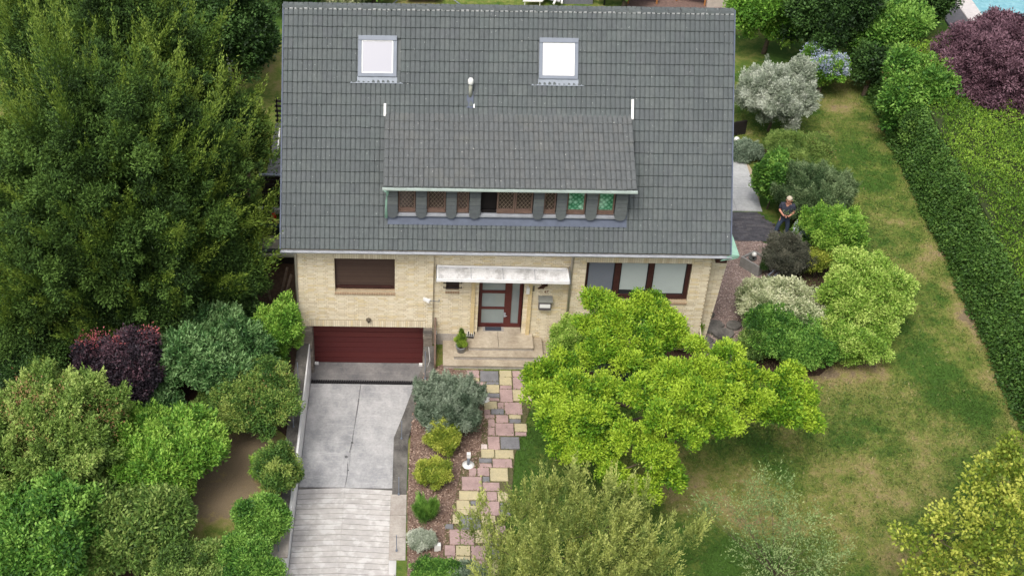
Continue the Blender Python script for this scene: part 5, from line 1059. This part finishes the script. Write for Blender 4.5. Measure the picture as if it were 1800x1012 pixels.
bg('ivy covered shrub mound where the hedge begins', (1590, 180, 1650, 280), HEDD, 'ivy_mound', 'shrub', rc=.24, leaf=(.12, .07))
# right-hand bed
S_ = dict(rc=.17, leaf=(.09, .045), cover=1.0)
def sb(name, label, box, mat, **kw): a = dict(S_); a.update(kw); return shrub(name, label, box, mat, 'shrub', **a)
sb('ground_cover_shrub', 'low bright green leafy shrub along the terrace edge', (1322, 268, 1392, 372), MIDG, leaf=(.12, .08)); sb('barberry_shrub', 'thin brownish green shrub above the grey green bush', (1352, 228, 1462, 318), DULL, gap=.25, leaf=(.07, .03), extra=lambda t, b: foliage(t, b[:3], BRWN, rc=.4, leaf=(.08, .03), cover=.9, per=40, name='brown_shoots'))
sb('grey_shrub', 'low grey green mat of plants at the end of the terrace', (1283, 250, 1338, 282), LAVE); sb('olive_willow_bush', 'grey green round bush behind the man', (1368, 286, 1488, 400), GREY, e=1.7, leaf=(.1, .03))
sb('tall_green_shrub', 'upright light green shrub right of the man', (1418, 352, 1508, 470), BRIG, e=1.7, up=1.2, leaf=(.1, .05)); sb('hydrangea_bush', 'small hydrangea with pale blue heads beside the man', (1398, 392, 1452, 440), MIDG, extra=flowers(BLUEF, k=.7, lf=(.07, .07)), leaf=(.1, .06), rc=.13)
sb('perennial_clump', 'low leafy green clump behind the feet of the man', (1398, 384, 1428, 430), BRIG, rc=.12); sb('dark_mauve_bush', 'dark grey mauve bush between trough and green shrubs', (1352, 420, 1425, 490), DPUR, leaf=(.07, .025), e=1.6); sb('golden_shrub', 'small yellow green shrub beside the dark mauve bush', (1412, 436, 1458, 490), YELG)
sb('variegated_shrub', 'cream and white variegated shrub beside the gravel', (1308, 484, 1458, 592), VARI, leaf=(.1, .055)); sb('leafy_shrub', 'mid green round shrub below the variegated one', (1318, 540, 1472, 648), MIDG, leaf=(.09, .05))
sb('round_light_shrub', 'large domed light green shrub at the lawn edge', (1452, 446, 1588, 590), LIME, leaf=(.11, .06), rc=.22); sb('green_under_shrub', 'mid green shrub below the large domed one', (1440, 545, 1560, 645), LIME, leaf=(.1, .055), rc=.2)
sb('columnar_yew', 'thin dark upright conifer beside the trough', (1338, 442, 1350, 488), DARKG, rc=.08, leaf=(.05, .02), blobs_n=0); sb('edging_plant', 'low green plant at the lower edge of the gravel', (1300, 575, 1345, 640), DULL, leaf=(.08, .04))
sb('rhododendron', 'dark leaved rhododendron under the three part window', (1172, 532, 1240, 590), DARKG, leaf=(.14, .05)); sb('dwarf_pine', 'golden cloud pruned dwarf pine at the house corner', (1156, 550, 1230, 612), MAG, rc=.12, leaf=(.08, .03)); sb('grey_rosemary', 'grey green bush in the shade below the window', (1035, 600, 1110, 682), LAVE, leaf=(.08, .025)); sb('euonymus_bush', 'speckled yellow green bush right of the steps', (972, 556, 1045, 648), LIME, leaf=(.08, .05))
m = MB(); p = at(1215, 600, .3); m.tube([at(1230, 575, .9), at(1232, 590, .7), at(1225, 603, .55), at(1205, 610, .5)], .035, 6); tag(m.build('bare_branch', M('pale_branch', lin(190, 180, 160), .9, .1), None, True), 'pale curved bare branch under the dwarf pine', 'branch')
# magnolia
MG = tree_blobs([(1052, 535, 32, 3.6), (1085, 560, 34, 3.5), (1062, 605, 38, 3.1), (1110, 590, 34, 3.2), (1150, 532, 24, 3.3), (1165, 560, 26, 3.1), (1130, 560, 26, 3.3), (1110, 640, 34, 2.9), (1140, 612, 30, 2.9), (1150, 578, 28, 3.1), (1172, 600, 24, 2.8), (1098, 545, 26, 3.5), (1125, 535, 28, 3.5), (1150, 550, 30, 3.3), (1185, 575, 28, 3.1), (1072, 575, 34, 3.3), (1035, 575, 26, 3.2), (1040, 630, 34, 2.9), (1162, 640, 24, 2.7), (1085, 625, 26, 2.9),
    (955, 655, 34, 2.9), (990, 640, 28, 3.1), (1005, 680, 40, 3.2), (950, 700, 34, 2.8), (985, 735, 42, 2.9), (1040, 730, 44, 3.1), (1000, 790, 40, 2.4), (1045, 780, 38, 2.5), (1075, 830, 34, 2.1), (1065, 685, 34, 3.1),
    (1130, 690, 42, 3.9), (1180, 665, 42, 4.1), (1160, 735, 42, 3.8), (1215, 700, 44, 4.1), (1205, 760, 40, 3.4), (1150, 790, 42, 2.9), (1175, 840, 34, 2.2), (1135, 860, 28, 1.9), (1245, 650, 34, 3.9), (1275, 625, 30, 3.8), (1300, 655, 32, 3.6), (1260, 740, 38, 3.4),
    (1280, 695, 38, 3.6), (1330, 710, 36, 3.1), (1380, 680, 36, 3.1), (1375, 725, 38, 2.8), (1412, 700, 32, 2.8), (1420, 735, 28, 2.5), (1340, 665, 18, 3.2), (1395, 652, 18, 3.2), (1225, 610, 20, 3.5), (1100, 770, 34, 3.)])
MG = [(c, tuple(q * .9 for q in r)) for c, r in MG]
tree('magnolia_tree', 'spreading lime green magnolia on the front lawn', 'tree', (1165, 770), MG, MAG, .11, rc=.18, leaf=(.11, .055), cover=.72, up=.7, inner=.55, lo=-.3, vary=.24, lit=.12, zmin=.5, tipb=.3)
# willow-like shrub at the bottom
WB = tree_blobs([(860, 930, 50, 2.2, 1.1), (905, 980, 70, 2, 1), (940, 890, 55, 3, 1.1), (1000, 870, 55, 3.4, 1.1), (985, 950, 80, 2.8, 1), (1060, 900, 60, 3.2, 1.1), (1075, 980, 80, 2.4, 1), (1120, 900, 42, 2.8, 1), (1150, 960, 60, 2.2, 1), (1215, 940, 32, 2, .8), (880, 1030, 70, 1.6, 1), (1010, 1050, 90, 1.8, 1), (1140, 1040, 70, 1.6, 1)])
tree('tamarisk_bush', 'feathery yellow green bush at the bottom beside the path', 'shrub', (1010, 1000), WB, WILL, .05, rc=.16, e=3.4, leaf=(.11, .038), up=1.5, out=.6, cover=.62, tipb=.35, per=100, vary=.15, inner=.4)
tree('pear_sapling', 'thin sparse young tree on the lawn near the bottom edge', 'tree', (1370, 1060), tree_blobs([(1290, 890, 45, 2.4, .8), (1350, 870, 50, 2.8, .8), (1400, 930, 60, 2.2, .8), (1310, 950, 55, 1.9, .8), (1360, 1000, 70, 1.4, .8), (1250, 900, 30, 2, .6), (1450, 970, 45, 1.6, .6), (1440, 1010, 50, 1.2, .6)]), PALE, .022, rc=.2, e=2.4, leaf=(.085, .035), cover=.75, per=34, inner=.2, up=.9)
tree('golden_elm', 'yellow green tree in the lower right corner', 'tree', (1760, 1010), tree_blobs([(1760, 840, 50, 3.8, .8), (1800, 790, 50, 4.2, .8), (1720, 870, 38, 3.4, .7), (1700, 930, 60, 3, .8), (1780, 920, 70, 3.4, .8), (1640, 930, 36, 2.8, .6), (1590, 945, 32, 2.6, .6), (1650, 985, 50, 2.2, .7), (1730, 1000, 70, 2.4, .8), (1800, 1010, 60, 2.6, .8), (1605, 1005, 38, 1.8, .6), (1830, 870, 60, 3.8, .8)]), YELG, .06, rc=.19, leaf=(.13, .09), cover=.46, up=.5, per=34, inner=.3, gap=.15, vary=.24)
# left front garden
sb('smoke_bush', 'dark purple smoke bush with pink tips in front of the yew', (140, 592, 284, 748), PURP, rc=.22, leaf=(.11, .07), e=1.3, extra=lambda t, b: foliage(t, tree_blobs([(155, 605, 12, 2.3), (205, 600, 12, 2.5), (222, 680, 24, 1.6), (262, 590, 10, 2.6), (175, 600, 8, 2.4)]), PINKT, rc=.25, leaf=(.08, .05), cover=.6, per=26, name='pink_tips'))
sb('cherry_laurel', 'large blue green laurel bush below the yew', (282, 545, 458, 705), LAUR, rc=.22, leaf=(.17, .06), e=1.5, up=1.1); sb('privet_bush', 'light green bush at the left house corner', (448, 528, 528, 645), BRIG, rc=.2, leaf=(.1, .05), e=1.5, up=1.1)
sb('laurel_seedling', 'laurel growing between smoke bush and bright green tree', (232, 672, 322, 760), LAUR, leaf=(.13, .05)); sb('climbing_rose', 'tall loose rose bush beside the left driveway wall', (378, 640, 512, 772), ROSE, leaf=(.09, .05), gap=.15, extra=lambda t, b: foliage(t, b[:2], BRWN, rc=.4, leaf=(.07, .04), cover=.8, per=22, name='faded_blooms')); sb('weigela_shrub', 'dull green shrub between laurel and bright green tree', (345, 678, 425, 742), DULL, leaf=(.08, .04))
sb('arching_cotoneaster', 'wide olive arching shrub at the left picture edge', (-40, 650, 212, 892), OLIV, rc=.24, e=2, leaf=(.12, .05), up=.6, droop=.3, extra=lambda t, b: foliage(t, b[:3], BRWN, rc=.5, leaf=(.11, .045), cover=.9, per=70, name='brown_shoots')); sb('bright_green_tree', 'bright light green small tree left of the bare earth path', (205, 716, 390, 885), BRIG, rc=.22, leaf=(.13, .06), e=1.5)
sb('elder_bush', 'mid green leafy bush at the bottom left of the bare path', (150, 850, 325, 1012), DULL, rc=.24, leaf=(.17, .07)); sb('hazel_bush', 'green bush in the bottom left corner', (-30, 860, 175, 1060), MIDG, rc=.25, leaf=(.14, .08)); sb('dense_green_shrub', 'dense dull green shrub along the bottom edge left of the pier', (270, 948, 395, 1070), DULL, rc=.2, leaf=(.1, .05)); sb('box_shrub', 'low mid green shrub beside the left driveway pier', (370, 940, 482, 1050), MIDG, rc=.18, leaf=(.08, .045))
sb('holly_bush', 'dark green bush on the right side of the bare path', (418, 868, 500, 960), MIDG, rc=.18, leaf=(.09, .05)); sb('spirea_bush', 'yellow green bush against the left driveway wall', (452, 778, 522, 880), ROSE, rc=.16, leaf=(.08, .04)); sb('small_bright_bush', 'small bright green bush beside the spirea on the bare path', (445, 792, 492, 850), BRIG, rc=.14, leaf=(.1, .06)); sb('fern_clump', 'green bush under the yew beside the dark shed', (405, 520, 465, 600), DARKG, rc=.2, leaf=(.12, .06)); sb('vine_patch', 'low leafy plants on the grass strip beside the driveway wall', (478, 640, 516, 720), MIDG, rc=.12)
for k, (bx, mt, lb) in enumerate((((120, 740, 235, 860), DULL, 'dull green shrub between arching shrub and bright green tree'), ((-60, 830, 100, 940), OLIV, 'olive shrub at the left edge above the corner bush'), ((200, 870, 300, 960), LAUR, 'dark shrub below the bright green tree'), ((420, 600, 500, 660), MIDG, 'green shrub below the light green bush at the house corner'), ((-60, 560, 120, 680), DARKG, 'dark green shrub under the yew at the left edge'), ((100, 740, 240, 800), DARKG, 'dark shrub in the shade below the smoke bush'), ((180, 600, 320, 680), DARKG, 'dark green undergrowth behind the smoke bush'))): sb('undergrowth_shrub', lb, bx, mt, rc=.22, leaf=(.12, .06))
# front bed between driveway and path
sb('lavender_bush', 'large blue grey lavender like bush in the mulch bed', (730, 664, 846, 764), LAVE, rc=.15, e=2.2, leaf=(.1, .025), up=1.1, cover=1.1); sb('potentilla_bush', 'yellow green bush just below the blue grey bush', (750, 736, 808, 797), YELG, rc=.12, leaf=(.06, .035)); sb('potentilla_bush', 'round yellow green bush in the middle of the mulch bed', (735, 808, 792, 860), YELG, rc=.12, leaf=(.06, .035)); sb('grass_tuft', 'fine green grass tuft in the mulch bed', (730, 874, 771, 918), MIDG, rc=.1, e=3, leaf=(.1, .012), up=1.8, blobs_n=2); sb('santolina_cushion', 'grey white cushion plant at the lower end of the mulch bed', (720, 934, 764, 966), SILV, rc=.09, leaf=(.05, .02)); sb('catmint_clump', 'low green clump at the very bottom of the mulch bed', (718, 985, 815, 1040), MIDG, rc=.13, leaf=(.07, .035)); sb('iceplant_clump', 'pale grey green clump beside the low green clump at the bottom', (790, 990, 850, 1040), LAVE, rc=.12, leaf=(.07, .03))
# lawn blades
def blades():
    n = 130000; X = RNG.uniform(13, 24, n); Y = RNG.uniform(-10, 18, n); X2 = RNG.uniform(5.5, 22, n // 2); Y2 = RNG.uniform(-10, -1.3, n // 2)
    X = np.concatenate([X, X2]); Y = np.concatenate([Y, Y2]); k = (X < 22.3) & ~((X > 12.9) & (X < 17) & (Y > 1) & (Y < 12)) & (X > 6.3 + .04 * (Y + 8)) & ~((Y > -1.6) & (X < 13))
    dv = dryness(X, Y); k &= dv < .8 * RNG.random(len(X)) + .35
    X, Y, dv = X[k], Y[k], dv[k]; n = len(X); P = np.stack([X, Y, np.full(n, .0)], 1); D = unit(np.array([0, 0, 1.]) + RNG.normal(0, .55, (n, 3))); D[:, 2] = abs(D[:, 2])
    t = MB().add([(13, -9, -.01), (13.01, -9, -.01), (13, -8.99, -.01)], [(0, 1, 2)])
    e = bpy.data.objects.new('tmp', None); ORG[e] = Vector((0, 0, 0)); COL.objects.link(e)
    o = quads_obj('grass_blades', P, unit(D), unit(RNG.normal(0, 1, (n, 3))), .05 * RNG.uniform(.6, 1.6, n), .016 * RNG.uniform(.6, 1.4, n), .05 + dv * 1.0 + RNG.normal(0, .14, n), GRASS, e)
    n2 = 26000; q = RNG.permutation(n)[:n2]; j = RNG.normal(0, .03, (n2, 2)); P2 = P[q].copy(); P2[:, :2] += j; D2 = unit(np.array([0, 0, .45]) + RNG.normal(0, .6, (n2, 3))); D2[:, 2] = abs(D2[:, 2]) + .1
    o2 = quads_obj('grass_tufts', P2, unit(D2), unit(np.array([0, 0, 1.]) + RNG.normal(0, .5, (n2, 3))), .085 * RNG.uniform(.5, 1.5, n2), .03 * RNG.uniform(.5, 1.3, n2), dv[q] + RNG.normal(0, .28, n2), GRASS, e)
    o2.parent = None; o2['kind'] = 'stuff'
    o.parent = None; bpy.data.objects.remove(e); o['kind'] = 'stuff'
blades()
